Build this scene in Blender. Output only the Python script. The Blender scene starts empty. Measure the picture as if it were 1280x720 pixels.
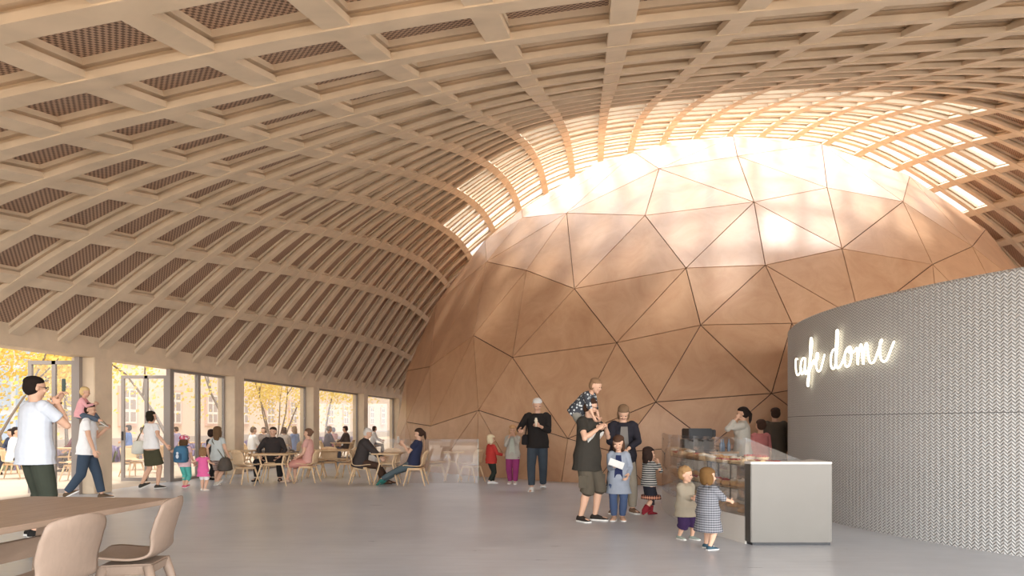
import bpy, bmesh, math, random
import numpy as np
from mathutils import Vector, Matrix
random.seed(7); rng = np.random.default_rng(7)
C = bpy.context.scene.collection
SC = bpy.context.scene
PI = math.pi; F = 853.333; HY = 531.0; EYE = 1.3

# ------------------------------------------------------------------ helpers
def lin(c):
    return tuple(((x/255)/12.92 if x/255 <= .04045 else ((x/255+.055)/1.055)**2.4) for x in c)
def fl(px, py, z=0.0):
    """floor point (height z) seen at a pixel of the photograph"""
    Y = (EYE-z)*F/(py-HY); return Vector(((px-640)/F*Y, Y, z))
TH = .12
U = Vector((math.sin(TH), math.cos(TH), 0)); W = Vector((math.cos(TH), -math.sin(TH), 0))
def st(s, t, z=0.0): return W*s + U*t + Vector((0, 0, z))

class MB:
    def __init__(self): self.v = []; self.f = []; self.uv = None; self.mi = []
    def add(self, vs, fs, m=0):
        o = len(self.v); self.v += [tuple(p) for p in vs]
        self.f += [tuple(i+o for i in f) for f in fs]; self.mi += [m]*len(fs); return self
    def box(self, c, size, rot=None, m=0):
        hx, hy, hz = size[0]/2, size[1]/2, size[2]/2
        P = [Vector((x, y, z)) for x in (-hx, hx) for y in (-hy, hy) for z in (-hz, hz)]
        if rot is not None: P = [rot @ p for p in P]
        c = Vector(c)
        return self.add([c+p for p in P], [(0,1,3,2),(4,6,7,5),(0,4,5,1),(2,3,7,6),(0,2,6,4),(1,5,7,3)], m)
    def hexa(self, b, t, m=0):
        """prism between two quads"""
        n = len(b)
        return self.add(list(b)+list(t), [tuple(reversed(range(n))), tuple(range(n, 2*n))]+[(i, (i+1)%n, n+(i+1)%n, n+i) for i in range(n)], m)
    def loft(self, rings, m=0, closed=False):
        n = len(rings[0]); vs = [p for r in rings for p in r]; fs = []
        k = len(rings)
        for i in range(k if closed else k-1):
            a, b = i*n, ((i+1) % k)*n
            fs += [(a+j, a+(j+1)%n, b+(j+1)%n, b+j) for j in range(n)]
        if not closed: fs += [tuple(reversed(range(n))), tuple(range((k-1)*n, k*n))]
        return self.add(vs, fs, m)
    def tube(self, pts, rad, n=10, ref=None, m=0):
        """rad: one radius, or (a, b), per point"""
        pts = [Vector(p) for p in pts]; rings = []
        if not isinstance(rad, (list, tuple)): rad = [rad]*len(pts)
        x = None
        for i, p in enumerate(pts):
            d = (pts[min(i+1, len(pts)-1)]-pts[max(i-1, 0)])
            d = d.normalized() if d.length > 1e-9 else Vector((0, 0, 1))
            if x is None:
                r = Vector(ref) if ref is not None else (Vector((1, 0, 0)) if abs(d.x) < .9 else Vector((0, 1, 0)))
            else: r = x
            x = (r-d*r.dot(d)).normalized(); y = d.cross(x)
            ra, rb = rad[i] if isinstance(rad[i], (tuple, list)) else (rad[i], rad[i])
            rings.append([p+x*ra*math.cos(2*PI*j/n)+y*rb*math.sin(2*PI*j/n) for j in range(n)])
        return self.loft(rings, m)
    def ell(self, c, r, M=None, nu=12, nv=8, m=0):
        c = Vector(c); r = (r, r, r) if not isinstance(r, (tuple, list)) else r
        vs = []; fs = []
        for i in range(1, nv):
            a = PI*i/nv
            for j in range(nu):
                b = 2*PI*j/nu
                vs.append(Vector((r[0]*math.sin(a)*math.cos(b), r[1]*math.sin(a)*math.sin(b), r[2]*math.cos(a))))
        vs += [Vector((0, 0, r[2])), Vector((0, 0, -r[2]))]
        for i in range(nv-2):
            for j in range(nu):
                fs.append((i*nu+j, (i+1)*nu+j, (i+1)*nu+(j+1)%nu, i*nu+(j+1)%nu))
        T, B = len(vs)-2, len(vs)-1
        for j in range(nu):
            fs.append((T, j, (j+1)%nu)); fs.append((B, (nv-2)*nu+(j+1)%nu, (nv-2)*nu+j))
        if M is not None: vs = [M @ v for v in vs]
        return self.add([c+v for v in vs], fs, m)
    def lathe(self, prof, n=20, c=(0, 0, 0), m=0):
        rings = [[Vector(c)+Vector((r*math.cos(2*PI*j/n), r*math.sin(2*PI*j/n), z)) for j in range(n)] for r, z in prof]
        return self.loft(rings, m)
    def mesh(self, name):
        me = bpy.data.meshes.new(name); me.from_pydata(self.v, [], self.f); me.update(); return me
    def build(self, name, mat, parent=None, smooth=False, bevel=0, loc=None):
        me = self.mesh(name)
        if bevel:
            b = bmesh.new(); b.from_mesh(me)
            bmesh.ops.recalc_face_normals(b, faces=b.faces)
            es = [e for e in b.edges if len(e.link_faces) == 2 and e.calc_face_angle(0) > .6]
            bmesh.ops.bevel(b, geom=es, offset=bevel, segments=2, affect='EDGES', clamp_overlap=True)
            b.to_mesh(me); b.free()
        o = link(name, me, mat, parent, smooth)
        if self.mi and any(self.mi) and not bevel: me.polygons.foreach_set('material_index', self.mi)
        if loc is not None: o.location = loc
        return o

def link(name, me, mat, parent=None, smooth=False):
    o = bpy.data.objects.new(name, me); C.objects.link(o)
    for m in (mat if isinstance(mat, (list, tuple)) else [mat]): me.materials.append(m)
    if smooth: me.polygons.foreach_set('use_smooth', [True]*len(me.polygons))
    if parent is not None: o.parent = parent
    return o
def tag(o, label=None, cat=None, group=None, kind=None):
    if label: o['label'] = label
    if cat: o['category'] = cat
    if group: o['group'] = group
    if kind: o['kind'] = kind
    return o
def thing(name, label, cat, loc=(0, 0, 0), rz=0, group=None, kind=None):
    o = bpy.data.objects.new(name, None); C.objects.link(o); o.empty_display_size = .1
    o.location = loc; o.rotation_euler = (0, 0, rz)
    return tag(o, label, cat, group, kind)
def copy_tree(o, parent=None):
    c = o.copy(); C.objects.link(c)
    if parent is not None: c.parent = parent
    for ch in o.children: copy_tree(ch, c)
    return c

# ------------------------------------------------------------------ materials
def node_mat(name):
    m = bpy.data.materials.new(name); m.use_nodes = True
    nt = m.node_tree; b = nt.nodes['Principled BSDF']; return m, nt, b
def N(nt, t, **k):
    n = nt.nodes.new(t)
    for a, v in k.items(): setattr(n, a, v)
    return n
def mat(name, col, rough=.7, spec=.3, metal=0., vary=0., scale=8., coat=0., bump=0.):
    m, nt, b = node_mat(name)
    c = lin(col)
    b.inputs['Roughness'].default_value = rough; b.inputs['Metallic'].default_value = metal
    b.inputs['Specular IOR Level'].default_value = spec; b.inputs['Coat Weight'].default_value = coat
    b.inputs['Base Color'].default_value = (*c, 1)
    if vary or bump:
        tc = N(nt, 'ShaderNodeTexCoord'); no = N(nt, 'ShaderNodeTexNoise'); no.inputs['Scale'].default_value = scale
        no.inputs['Detail'].default_value = 5
        nt.links.new(tc.outputs['Object'], no.inputs['Vector'])
        mx = N(nt, 'ShaderNodeMix', data_type='RGBA')
        mx.inputs[6].default_value = (*[x*(1-vary) for x in c], 1); mx.inputs[7].default_value = (*[min(1, x*(1+vary)) for x in c], 1)
        nt.links.new(no.outputs['Fac'], mx.inputs[0]); nt.links.new(mx.outputs[2], b.inputs['Base Color'])
        if bump:
            bp = N(nt, 'ShaderNodeBump'); bp.inputs['Strength'].default_value = bump; bp.inputs['Distance'].default_value = .01
            nt.links.new(no.outputs['Fac'], bp.inputs['Height']); nt.links.new(bp.outputs[0], b.inputs['Normal'])
    return m
def wood(name, col, dark=.82, scale=(1.2, 1.2, 14), rough=.55):
    m, nt, b = node_mat(name); c = lin(col)
    tc = N(nt, 'ShaderNodeTexCoord'); mp = N(nt, 'ShaderNodeMapping'); mp.inputs['Scale'].default_value = scale
    no = N(nt, 'ShaderNodeTexNoise'); no.inputs['Scale'].default_value = 2.; no.inputs['Detail'].default_value = 6; no.inputs['Distortion'].default_value = .6
    rp = N(nt, 'ShaderNodeValToRGB'); rp.color_ramp.elements[0].position = .3; rp.color_ramp.elements[1].position = .7
    rp.color_ramp.elements[0].color = (*[x*dark for x in c], 1); rp.color_ramp.elements[1].color = (*[min(1, x*1.06) for x in c], 1)
    nt.links.new(tc.outputs['Object'], mp.inputs[0]); nt.links.new(mp.outputs[0], no.inputs['Vector'])
    nt.links.new(no.outputs['Fac'], rp.inputs[0]); nt.links.new(rp.outputs[0], b.inputs['Base Color'])
    b.inputs['Roughness'].default_value = rough; b.inputs['Specular IOR Level'].default_value = .25
    return m
def glass_mat(name, tint=(1, 1, 1), refl=1.0, haze=0.0):
    """thin architectural pane: lets light straight through, mirrors by Fresnel"""
    m = bpy.data.materials.new(name); m.use_nodes = True; nt = m.node_tree; nt.nodes.clear()
    out = N(nt, 'ShaderNodeOutputMaterial'); tr = N(nt, 'ShaderNodeBsdfTransparent'); gl = N(nt, 'ShaderNodeBsdfGlossy')
    tr.inputs[0].default_value = (*tint, 1); gl.inputs['Roughness'].default_value = .02
    lw = N(nt, 'ShaderNodeLayerWeight'); pw = N(nt, 'ShaderNodeMath', operation='POWER'); pw.inputs[1].default_value = 5; nt.links.new(lw.outputs['Facing'], pw.inputs[0])
    fr = N(nt, 'ShaderNodeMath', operation='MULTIPLY_ADD'); fr.inputs[1].default_value = .95; fr.inputs[2].default_value = .05; nt.links.new(pw.outputs[0], fr.inputs[0])
    mu = N(nt, 'ShaderNodeMath', operation='MULTIPLY'); mu.inputs[1].default_value = refl
    mx = N(nt, 'ShaderNodeMixShader'); nt.links.new(fr.outputs[0], mu.inputs[0]); nt.links.new(mu.outputs[0], mx.inputs[0])
    nt.links.new(tr.outputs[0], mx.inputs[1]); nt.links.new(gl.outputs[0], mx.inputs[2])
    last = mx
    if haze:
        df = N(nt, 'ShaderNodeBsdfDiffuse'); df.inputs[0].default_value = (.9, .85, .82, 1)
        m2 = N(nt, 'ShaderNodeMixShader'); m2.inputs[0].default_value = haze
        nt.links.new(mx.outputs[0], m2.inputs[1]); nt.links.new(df.outputs[0], m2.inputs[2]); last = m2
    nt.links.new(last.outputs[0], out.inputs[0]); return m
def emit(name, col, s):
    m = bpy.data.materials.new(name); m.use_nodes = True; nt = m.node_tree; nt.nodes.clear()
    out = N(nt, 'ShaderNodeOutputMaterial'); e = N(nt, 'ShaderNodeEmission'); e.inputs[0].default_value = (*lin(col), 1); e.inputs[1].default_value = s
    nt.links.new(e.outputs[0], out.inputs[0]); return m
def pattern(name, kind, a, b_, scale):
    """woven cloth patterns: stripes / check / dots"""
    m, nt, b = node_mat(name); b.inputs['Roughness'].default_value = .9
    tc = N(nt, 'ShaderNodeTexCoord'); sp = N(nt, 'ShaderNodeSeparateXYZ'); nt.links.new(tc.outputs['Object'], sp.inputs[0])
    mx = N(nt, 'ShaderNodeMix', data_type='RGBA'); mx.inputs[6].default_value = (*lin(a), 1); mx.inputs[7].default_value = (*lin(b_), 1)
    def wave(sock, s):
        mu = N(nt, 'ShaderNodeMath', operation='MULTIPLY'); mu.inputs[1].default_value = s; nt.links.new(sock, mu.inputs[0])
        fr = N(nt, 'ShaderNodeMath', operation='FRACT'); nt.links.new(mu.outputs[0], fr.inputs[0])
        gt = N(nt, 'ShaderNodeMath', operation='GREATER_THAN'); gt.inputs[1].default_value = .5; nt.links.new(fr.outputs[0], gt.inputs[0]); return gt.outputs[0]
    if kind == 'stripes': nt.links.new(wave(sp.outputs[2], scale), mx.inputs[0])
    elif kind == 'check':
        ad = N(nt, 'ShaderNodeMath', operation='ADD'); nt.links.new(sp.outputs[0], ad.inputs[0]); nt.links.new(sp.outputs[1], ad.inputs[1])
        av = N(nt, 'ShaderNodeMath', operation='ADD'); nt.links.new(wave(ad.outputs[0], scale), av.inputs[0]); nt.links.new(wave(sp.outputs[2], scale), av.inputs[1])
        hf = N(nt, 'ShaderNodeMath', operation='MULTIPLY'); hf.inputs[1].default_value = .5; nt.links.new(av.outputs[0], hf.inputs[0]); nt.links.new(hf.outputs[0], mx.inputs[0])
    else:
        vo = N(nt, 'ShaderNodeTexVoronoi'); vo.inputs['Scale'].default_value = scale; nt.links.new(tc.outputs['Object'], vo.inputs['Vector'])
        lt = N(nt, 'ShaderNodeMath', operation='LESS_THAN'); lt.inputs[1].default_value = .38; nt.links.new(vo.outputs['Distance'], lt.inputs[0]); nt.links.new(lt.outputs[0], mx.inputs[0])
    nt.links.new(mx.outputs[2], b.inputs['Base Color']); return m
_cloth = {}
def cloth(c):
    if not isinstance(c, tuple): return c
    if c not in _cloth: _cloth[c] = mat('cloth_%d_%d_%d' % c, c, .9, .15, vary=.10, scale=14)
    return _cloth[c]
SKIN = mat('skin_fair', (214, 170, 142), .55, .3); SKIN2 = mat('skin_tan', (190, 142, 112), .55, .3)
EYE_M = mat('eye_dark', (45, 35, 32), .3); LIP = mat('lip', (176, 110, 98), .5)
TIMBER = wood('pale_timber', (220, 199, 171), .86, (1, 1, 1.0)); TIMBER_GAP = TIMBER
BEECH = wood('beech', (222, 190, 150), .88, (6, 6, 6)); TAUPE = wood('taupe_composite', (146, 126, 110), .95, (20, 20, 6), .5)
ASH = wood('table_ash', (166, 142, 122), .86, (14, 1.5, 8), .5)
FRAME = mat('window_metal', (150, 140, 132), .5, .4)
GLASS = glass_mat('window_glass', (.97, .97, .96), .8, .04); ROOFGLASS = glass_mat('roof_glass', (.98, .98, .98), .6, .03)
SCREEN = glass_mat('screen_glass', (.95, .94, .93), 1.0, .04); CASEGLASS = glass_mat('case_glass', (.95, .95, .95), 1.3, .03)
STEEL = mat('brushed_steel', (100, 96, 90), .42, .5, metal=.75, vary=.05, scale=3)
BLACK = mat('black_plastic', (38, 38, 40), .4, .4)

# ------------------------------------------------------------------ people
SK_VOX = [.012]
def remesh(mb, vox, smooth=3, keep=None):
    me = mb.mesh('tmp'); o = bpy.data.objects.new('tmp', me); C.objects.link(o)
    r = o.modifiers.new('r', 'REMESH'); r.mode = 'VOXEL'; r.voxel_size = vox; r.use_smooth_shade = True
    s = o.modifiers.new('s', 'SMOOTH'); s.factor = .5; s.iterations = smooth
    bpy.context.view_layer.update()
    dg = bpy.context.evaluated_depsgraph_get()
    out = bpy.data.meshes.new_from_object(o.evaluated_get(dg))
    bpy.data.objects.remove(o); bpy.data.meshes.remove(me); out.materials.clear()
    if keep is not None:                       # extra pieces left unremeshed (fingers)
        b = bmesh.new(); b.from_mesh(out); b.from_mesh(keep.mesh('k')); b.to_mesh(out); b.free()
    return out
def ik(a, t, l1, l2, pole):
    d = t-a; L = d.length
    if L > (l1+l2)*.998: t = a+d*((l1+l2)*.998/L); d = t-a; L = d.length
    x = (l1*l1-l2*l2+L*L)/(2*L); h = math.sqrt(max(0, l1*l1-x*x)); u = d/L
    p = pole-u*pole.dot(u)
    p = p.normalized() if p.length > 1e-6 else Vector((0, 1, 0))
    return a+u*x+p*h, t
def Rz(a): return Matrix.Rotation(a, 3, 'Z')
def Rx(a): return Matrix.Rotation(a, 3, 'X')
def Ry(a): return Matrix.Rotation(a, 3, 'Y')
V = Vector

def figure(label, loc, H, face, k=0., sex='m', hip=None, pelvis=(0, 0), lean=0, tilt=0, twist=0, head=(0, 0), feet=None, knees=None,
           hands=(None, None), elbows=(None, None), palms=(None, None), curl=.5, top=None, bottom=None, hair=None, shoes=(60, 55, 52), skin=None, fat=1.0,
           group=None, vox=None, z0=0., glasses=False, near=False, neck=0):
    skin = skin or SKIN; fem = sex == 'f'
    vox = vox or max(.0065, .0085*H/1.7 if near else .0105*H/1.5)
    hh = H*(.134+.075*k); shz = H-hh*1.12-.02*H; hz = H*(.52-.08*k); an = .042*H
    thl = hz*.485; shl = hz*.445
    legw = (1+.25*k)*fat; armw = (1+.2*k)*fat
    hipw = (.052 if not fem else .055)*H; shw = (.112 if not fem else .098)*H*(1-.04*k)
    pel = V((pelvis[0]*H, pelvis[1]*H, (hip if hip is not None else hz-.006*H)))
    Ml = Rz(math.radians(twist*.5)) @ Ry(math.radians(tilt)) @ Rx(math.radians(-lean))
    up = Ml @ V((0, 0, 1)); fw = Ml @ V((0, 1, 0))
    L = shz-hz
    ch = pel+up*L
    r = Rz(math.radians(twist)) @ Ry(math.radians(tilt)) @ V((1, 0, 0)); r = (r-up*r.dot(up)).normalized()
    fch = up.cross(r)
    # head frame
    nk = ch+up*.012*H
    Mh = Rz(math.radians(twist+head[0])) @ Rx(math.radians(-head[1]))
    nd = (up*.6+V((0, 0, 1))*.4+fch*math.sin(math.radians(max(0, head[1])))*.5).normalized()
    hc = nk+nd*(.5*hh+.028*H)
    def hd(x, y, z): return hc+Mh @ V((x*hh, y*hh, z*hh))
    # legs
    feet = feet or ((-.055, .0, 0, 8), (.055, .0, 0, -8))
    hipsL, kn, ank, toe = [], [], [], []
    for i, s in enumerate((-1, 1)):
        f = feet[i]; hp = pel+V((s*hipw, 0, -.005*H))
        yaw = math.radians(f[3] if len(f) > 3 else 0); pit = math.radians(f[4] if len(f) > 4 else 0)
        tdir = Rz(yaw) @ Rx(-pit) @ V((0, 1, 0))
        tgt = V((f[0]*H, f[1]*H, f[2]*H+an))
        pole = V(knees[i]) if knees and knees[i] else V((s*.15, 1, .15))
        K, A = ik(hp, tgt, thl, shl, pole)
        hipsL.append(hp); kn.append(K); ank.append(A); toe.append(tdir)
    # arms
    ul = (.165-.012*k)*H; fl_ = (.148-.012*k)*H
    sh, el, wr = [], [], []
    for i, s in enumerate((-1, 1)):
        S = ch+r*s*shw-up*.018*H
        h = hands[i]
        if h is None: tg = S+r*s*.045*H+fch*.02*H+V((0, 0, -.31*H))
        elif len(h) == 4: tg = V(h[:3])*H                      # absolute, in the figure's frame
        else: tg = S+r*h[0]*H+fch*h[1]*H+V((0, 0, 1))*h[2]*H
        pole = V(elbows[i]) if elbows[i] else (r*s*.5-fch*1.-V((0, 0, .25)))
        E, Wp = ik(S, tg, ul, fl_, pole); sh.append(S); el.append(E); wr.append(Wp)
    B = MB(); Fg = MB()
    # torso (also carries the clothes)
    tw = 1.0*fat
    prof = [(-.055, .060, .052), (-.03, .085, .062), (.02*1, .093 if not fem else .097, .066), (.10, .080 if not fem else .072, .057), (.19, .092 if not fem else .082, .064), (.26, .100 if not fem else .088, .062), (.298, .080, .050), (.322, .040, .038)]
    sc = L/(.31*H)
    belly = .012*k
    def ring(h, a, b, infl=0., n=18):
        q = h/.31; p = pel+up*(h*H*sc); rr = (V((1, 0, 0))*(1-min(1, max(0, q)))+r*min(1, max(0, q))); rr = (rr-up*rr.dot(up)).normalized(); ff = up.cross(rr)
        a = a*H*tw*(1+.10*k)+infl; b = (b+belly*(1 if .0 < h < .2 else 0))*H*tw*(1+.15*k)+infl
        return [p+rr*a*math.cos(2*PI*j/n)+ff*b*math.sin(2*PI*j/n) for j in range(n)]
    B.loft([ring(*x) for x in prof])
    if fem and k < .3:
        for s in (-1, 1): B.ell(ch-up*.085*H+r*s*.04*H+fch*.048*H, (.036*H, .03*H, .036*H))
    nr = .034*H*(1-.05*k)
    B.tube([nk-up*.03*H, nk+nd*.02*H, hc-Mh @ V((0, .06*hh, .12*hh))], [nr*1.2, nr, nr])
    for s in (-1, 1): B.ell(ch+r*s*shw*.82-up*.016*H, (.036*H*armw,)*3)
    # head
    B.ell(hd(0, -.04, .10), (.365*hh, .44*hh, .40*hh), Mh, 16, 12)
    B.ell(hd(0, .10, -.17), (.285*hh, .30*hh, .31*hh), Mh, 14, 10)
    B.ell(hd(0, .24, -.385), (.13*hh, .12*hh, .10*hh), Mh)
    B.add([hd(-.075, .37, -.14), hd(.075, .37, -.14), hd(0, .36, .06), hd(0, .50-.03*k, -.12)], [(0, 1, 2), (0, 3, 1), (1, 3, 2), (2, 3, 0)])
    B.ell(hd(0, .47-.03*k, -.115), (.06*hh, .05*hh, .055*hh), Mh)
    for s in (-1, 1):
        B.ell(hd(s*.36, -.04, -.05), (.045*hh, .085*hh, .13*hh), Mh)
        B.ell(hd(s*.17, .33, -.13), (.11*hh, .08*hh, .10*hh), Mh)
    # limbs
    for i, s in enumerate((-1, 1)):
        m1 = kn[i]+(ank[i]-kn[i])*.3; bk = -V(toe[i]).normalized()*.012*H
        B.tube([hipsL[i]+V((0, 0, .01*H)), hipsL[i].lerp(kn[i], .5), kn[i], m1+bk*.6, kn[i].lerp(ank[i], .65), ank[i]],
               [.053*H*legw, .044*H*legw, .031*H*legw, .033*H*legw, .025*H*legw, .0185*H*legw], 12)
        B.ell(kn[i], .031*H*legw)
        fr = Matrix((toe[i].cross(V((0, 0, 1))).normalized(), toe[i], toe[i].cross(V((0, 0, 1))).normalized().cross(toe[i]))).transposed()
        B.ell(ank[i]+toe[i]*.045*H-fr @ V((0, 0, .025*H)), (.024*H, .068*H, .018*H), fr)
        B.ell(ank[i]-fr @ V((0, 0, .02*H)), (.02*H, .024*H, .022*H), fr)
        B.tube([sh[i], sh[i].lerp(el[i], .5), el[i], el[i].lerp(wr[i], .35), wr[i]], [.030*H*armw, .027*H*armw, .0215*H*armw, .0215*H*armw, .0145*H*armw], 10)
        B.ell(el[i], .0215*H*armw)
        # hand
        d = (wr[i]-el[i]).normalized()
        n = V(palms[i]) if palms[i] else -r*s
        n = (n-d*n.dot(d))
        n = n.normalized() if n.length > 1e-4 else d.orthogonal().normalized()
        th = d.cross(n)*s; hs = H*(1+.12*k)
        Mp = Matrix((th, n, d)).transposed()
        B.ell(wr[i]+d*.03*hs, (.0235*hs, .0115*hs, .034*hs), Mp)
        cu = curl[i] if isinstance(curl, tuple) else curl
        for q in range(4):
            base = wr[i]+d*.05*hs+th*(.0155-.0103*q)*hs; ln = (.024, .027, .025, .019)[q]*hs; a = .25+cu*.5; P = [base-d*.012*hs]; dd = d
            for seg in range(3):
                dd = (d*math.cos(a*(seg+.6))+n*math.sin(a*(seg+.6))).normalized(); P.append(P[-1]+dd*(ln if seg else ln*.9)*(.9-.1*seg))
            rr = .0054*hs*(1 if q < 3 else .88)
            Fg.tube(P, [rr, rr, rr*.92, rr*.72], 6)
        tb = wr[i]+d*.012*hs+th*.016*hs
        t1 = (th*.75+d*.6+n*.35).normalized(); t2 = (th*.15+d*.9+n*.45).normalized()
        Fg.tube([tb, tb+t1*.026*hs, tb+t1*.026*hs+t2*.024*hs, tb+t1*.026*hs+t2*.03*hs], [.0075*hs, .0068*hs, .0058*hs, .003*hs], 6)
    me = remesh(B, vox, 2, Fg)
    body = link('person', me, skin, None, True)
    body.location = (loc[0], loc[1], z0); body.rotation_euler = (0, 0, math.radians(face))
    tag(body, label, 'person', group)
    # ---------------- clothes
    cv = vox*1.15
    if top:
        T = MB(); e = top.get('loose', .012)*H; hem = top.get('hem', -.04)
        rows = [x for x in prof if x[0] > hem+.012 and x[0] < .31]
        if hem < -.055:
            base = [(hem, .096*top.get('flare', 1.0), .072*top.get('flare', 1.0))]
        else: base = [(hem, .094, .067)]
        bl = (bottom or {}).get('loose', .01) if bottom else 0
        ex = lambda hh_: (bl*.6+.009)*max(0, min(1, (.13-hh_)/.10))
        rows = [(h_, a_+ex(h_), b_+ex(h_)) for h_, a_, b_ in base+[(max(x[0], hem+.005), max(x[1], .088 if x[0] < .2 else 0), max(x[2], .062 if x[0] < .2 else 0)) for x in rows]]
        if hem >= -.055: rows[0] = (rows[0][0], rows[0][1]+.002, rows[0][2]+.004)
        rows.append((.326, .043, .04))
        T.loft([ring(h, a, b, e if h < .3 else e*.45) for h, a, b in rows])
        if fem and k < .3:
            for s in (-1, 1): T.ell(ch-up*.085*H+r*s*.04*H+fch*.048*H, (.036*H+e*.8, .03*H+e*.8, .036*H+e*.8))
        sl = top.get('sleeve', .5)
        for i, s in enumerate((-1, 1)):
            T.ell(ch+r*s*shw*.82-up*.016*H, (.034*H*armw+e*.6,)*3)
            if sl <= 0: continue
            pts = [sh[i]-r*s*.03*H]; rad = [.032*H*armw+e*.7]
            ab = .0285*H*armw+e*.7; eb = .0225*H*armw+e*.55; wb = .0160*H*armw+e*.55
            pts.append(sh[i]); rad.append(ab)
            if sl <= 1: pts.append(sh[i].lerp(el[i], sl)); rad.append(ab+(eb-ab)*sl+e*.25)
            else:
                q = min(1, sl-1)*.96; pts += [sh[i].lerp(el[i], .6), el[i], el[i].lerp(wr[i], q)]; rad += [ab*.5+eb*.5, eb, eb+(wb-eb)*q]
                T.ell(el[i], eb)
            T.tube(pts, rad, 12)
        if top.get('collar'): T.tube([nk-up*.02*H, nk+nd*.022*H], [nr*1.5, nr*1.22], 12)
        if top.get('hood'): T.ell(nk-fch*.05*H-up*.01*H, (.06*H, .035*H, .05*H))
        link(top.get('name', 'shirt'), remesh(T, cv, 2), cloth(top['c']), body, True)
        if top.get('inner'):
            In = MB(); In.add([p+fch*.004 for p in (ch+fch*(.058*H+e*1.6)-up*.015*H+r*.030*H, ch+fch*(.058*H+e*1.6)-up*.015*H-r*.030*H, pel+up*.03*H+fch*(.066*H+e*1.7)-r*.05*H, pel+up*.03*H+fch*(.066*H+e*1.7)+r*.05*H)], [(0, 1, 2, 3)])
            link('undershirt', In.mesh('u'), cloth(top['inner']), body)
    if bottom:
        T = MB(); e = bottom.get('loose', .01)*H; kd = bottom.get('kind', 'pants'); ln = bottom.get('len', 1.9)
        wst = [ring(h, a, b, e*.7) for h, a, b in [(-.06, .07, .056), (-.03, .086, .063), (.02, .093 if not fem else .097, .066), (.05, .086, .061)]]
        if kd == 'skirt':
            T.loft([ring(.0, .094, .066, e*.7), ring(.02, .096, .068, e*.7), ring(.06, .084, .062, e*.7)])
            fl2 = bottom.get('flare', 1.0); rings = []
            for q in (0, .25, .5, .75, 1.0):
                z = q*ln
                def legp(i): return hipsL[i].lerp(kn[i], min(1, z)) if z <= 1 else kn[i].lerp(ank[i], z-1)
                a, b = legp(0), legp(1); c = (a+b)/2; wv = (b-a); ax = wv.normalized() if wv.length > 1e-4 else V((1, 0, 0)); hw = wv.length/2
                dv = ((kn[0]+kn[1])/2-(hipsL[0]+hipsL[1])/2) if z <= 1 else ((ank[0]+ank[1])/2-(kn[0]+kn[1])/2)
                dv = dv.normalized(); ax = (ax-dv*ax.dot(dv)).normalized(); ay = dv.cross(ax)
                if dv.z > -.6: thick = .058*H+e
                else: thick = (.068*H+e)*(1+(fl2-1)*q)
                aa = max(hw+.05*H+e, (.097*H+e)*(1+(fl2-1)*q)) if dv.z < -.6 else hw+.058*H+e
                rings.append([c+ax*aa*math.cos(2*PI*j/18)+ay*thick*math.sin(2*PI*j/18) for j in range(18)])
            T.loft(rings)
        else:
            T.loft(wst)
            for i, s in enumerate((-1, 1)):
                wd = bottom.get('wide', 1.0)
                r0, r1, r2 = .053*H*legw+min(e, .008*H), (.034*H*legw+e*.8)*wd, (.0245*H*legw+e*.8)*wd
                T.ell(hipsL[i], r0)
                pts = [hipsL[i]+V((0, 0, .015*H))]; rad = [r0]
                if ln <= 1: pts += [hipsL[i].lerp(kn[i], ln*.5), hipsL[i].lerp(kn[i], ln)]; rr = r0+(r1-r0)*ln; rad += [r0*.5+rr*.5, rr+.006*H]
                else:
                    q = ln-1; pts += [hipsL[i].lerp(kn[i], .5), kn[i], kn[i].lerp(ank[i], q*.5), kn[i].lerp(ank[i], q)]
                    rr = r1+(r2-r1)*q+(.006*H if q < .5 else 0); rad += [(r0+r1)/2+.002*H, r1, max((r1+rr)/2, .036*H*legw+e*.7), rr]; T.ell(kn[i], r1)
                T.tube(pts, rad, 14)
        link(bottom.get('name', {'skirt': 'skirt'}.get(kd, 'trousers' if ln > 1.4 else 'shorts')), remesh(T, cv, 2), cloth(bottom['c']), body, True)
    if shoes:
        boot = isinstance(shoes, dict)
        sc_ = shoes['c'] if boot else shoes
        for i, s in enumerate((-1, 1)):
            S = MB(); fx = toe[i].cross(V((0, 0, 1))).normalized(); fr = Matrix((fx, toe[i], fx.cross(toe[i]))).transposed()
            w = .030*H*(1+.15*k); g = .0
            base = ank[i]-fr @ V((0, 0, an*.98))
            def P(x, y, z): return base+fr @ V((x, y*H*(1+.1*k), z*H))
            rings = []
            for y, hw, h in ((-.036, .6, .035), (-.025, .85, .05), (.0, .9, .055), (.03, .92, .046), (.06, 1.05, .034), (.09, .98, .026), (.112, .6, .018)):
                rings.append([P(hw*w*math.cos(a)*(1 if math.sin(a) > -.2 else .95), y, max(.0, h/2+h/2*math.sin(a)*(1.0 if math.sin(a) > 0 else 1.1))) for a in [2*PI*j/12 for j in range(12)]])
            S.loft(rings)
            if boot: S.tube([base+fr @ V((0, 0, .03*H)), ank[i], ank[i].lerp(kn[i], shoes.get('h', .45))], [.03*H*legw, .031*H*legw, .038*H*legw], 12)
            so = link('boot' if boot else 'shoe', S.mesh('s'), cloth(sc_), body, True)
            if near and not boot:
                Q = MB(); Q.loft([[P(hw*w*1.04*math.cos(a), y, zz) for zz in ()] or [P(hw*w*1.05*sx, y, zz) for sx, zz in ((-1, 0), (1, 0), (1, .011), (-1, .011))] for y, hw in ((-.038, .6), (-.02, .88), (.06, 1.04), (.09, .98), (.115, .6))])
                link('sole', Q.mesh('q'), cloth((225, 222, 214)), so)
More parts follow.
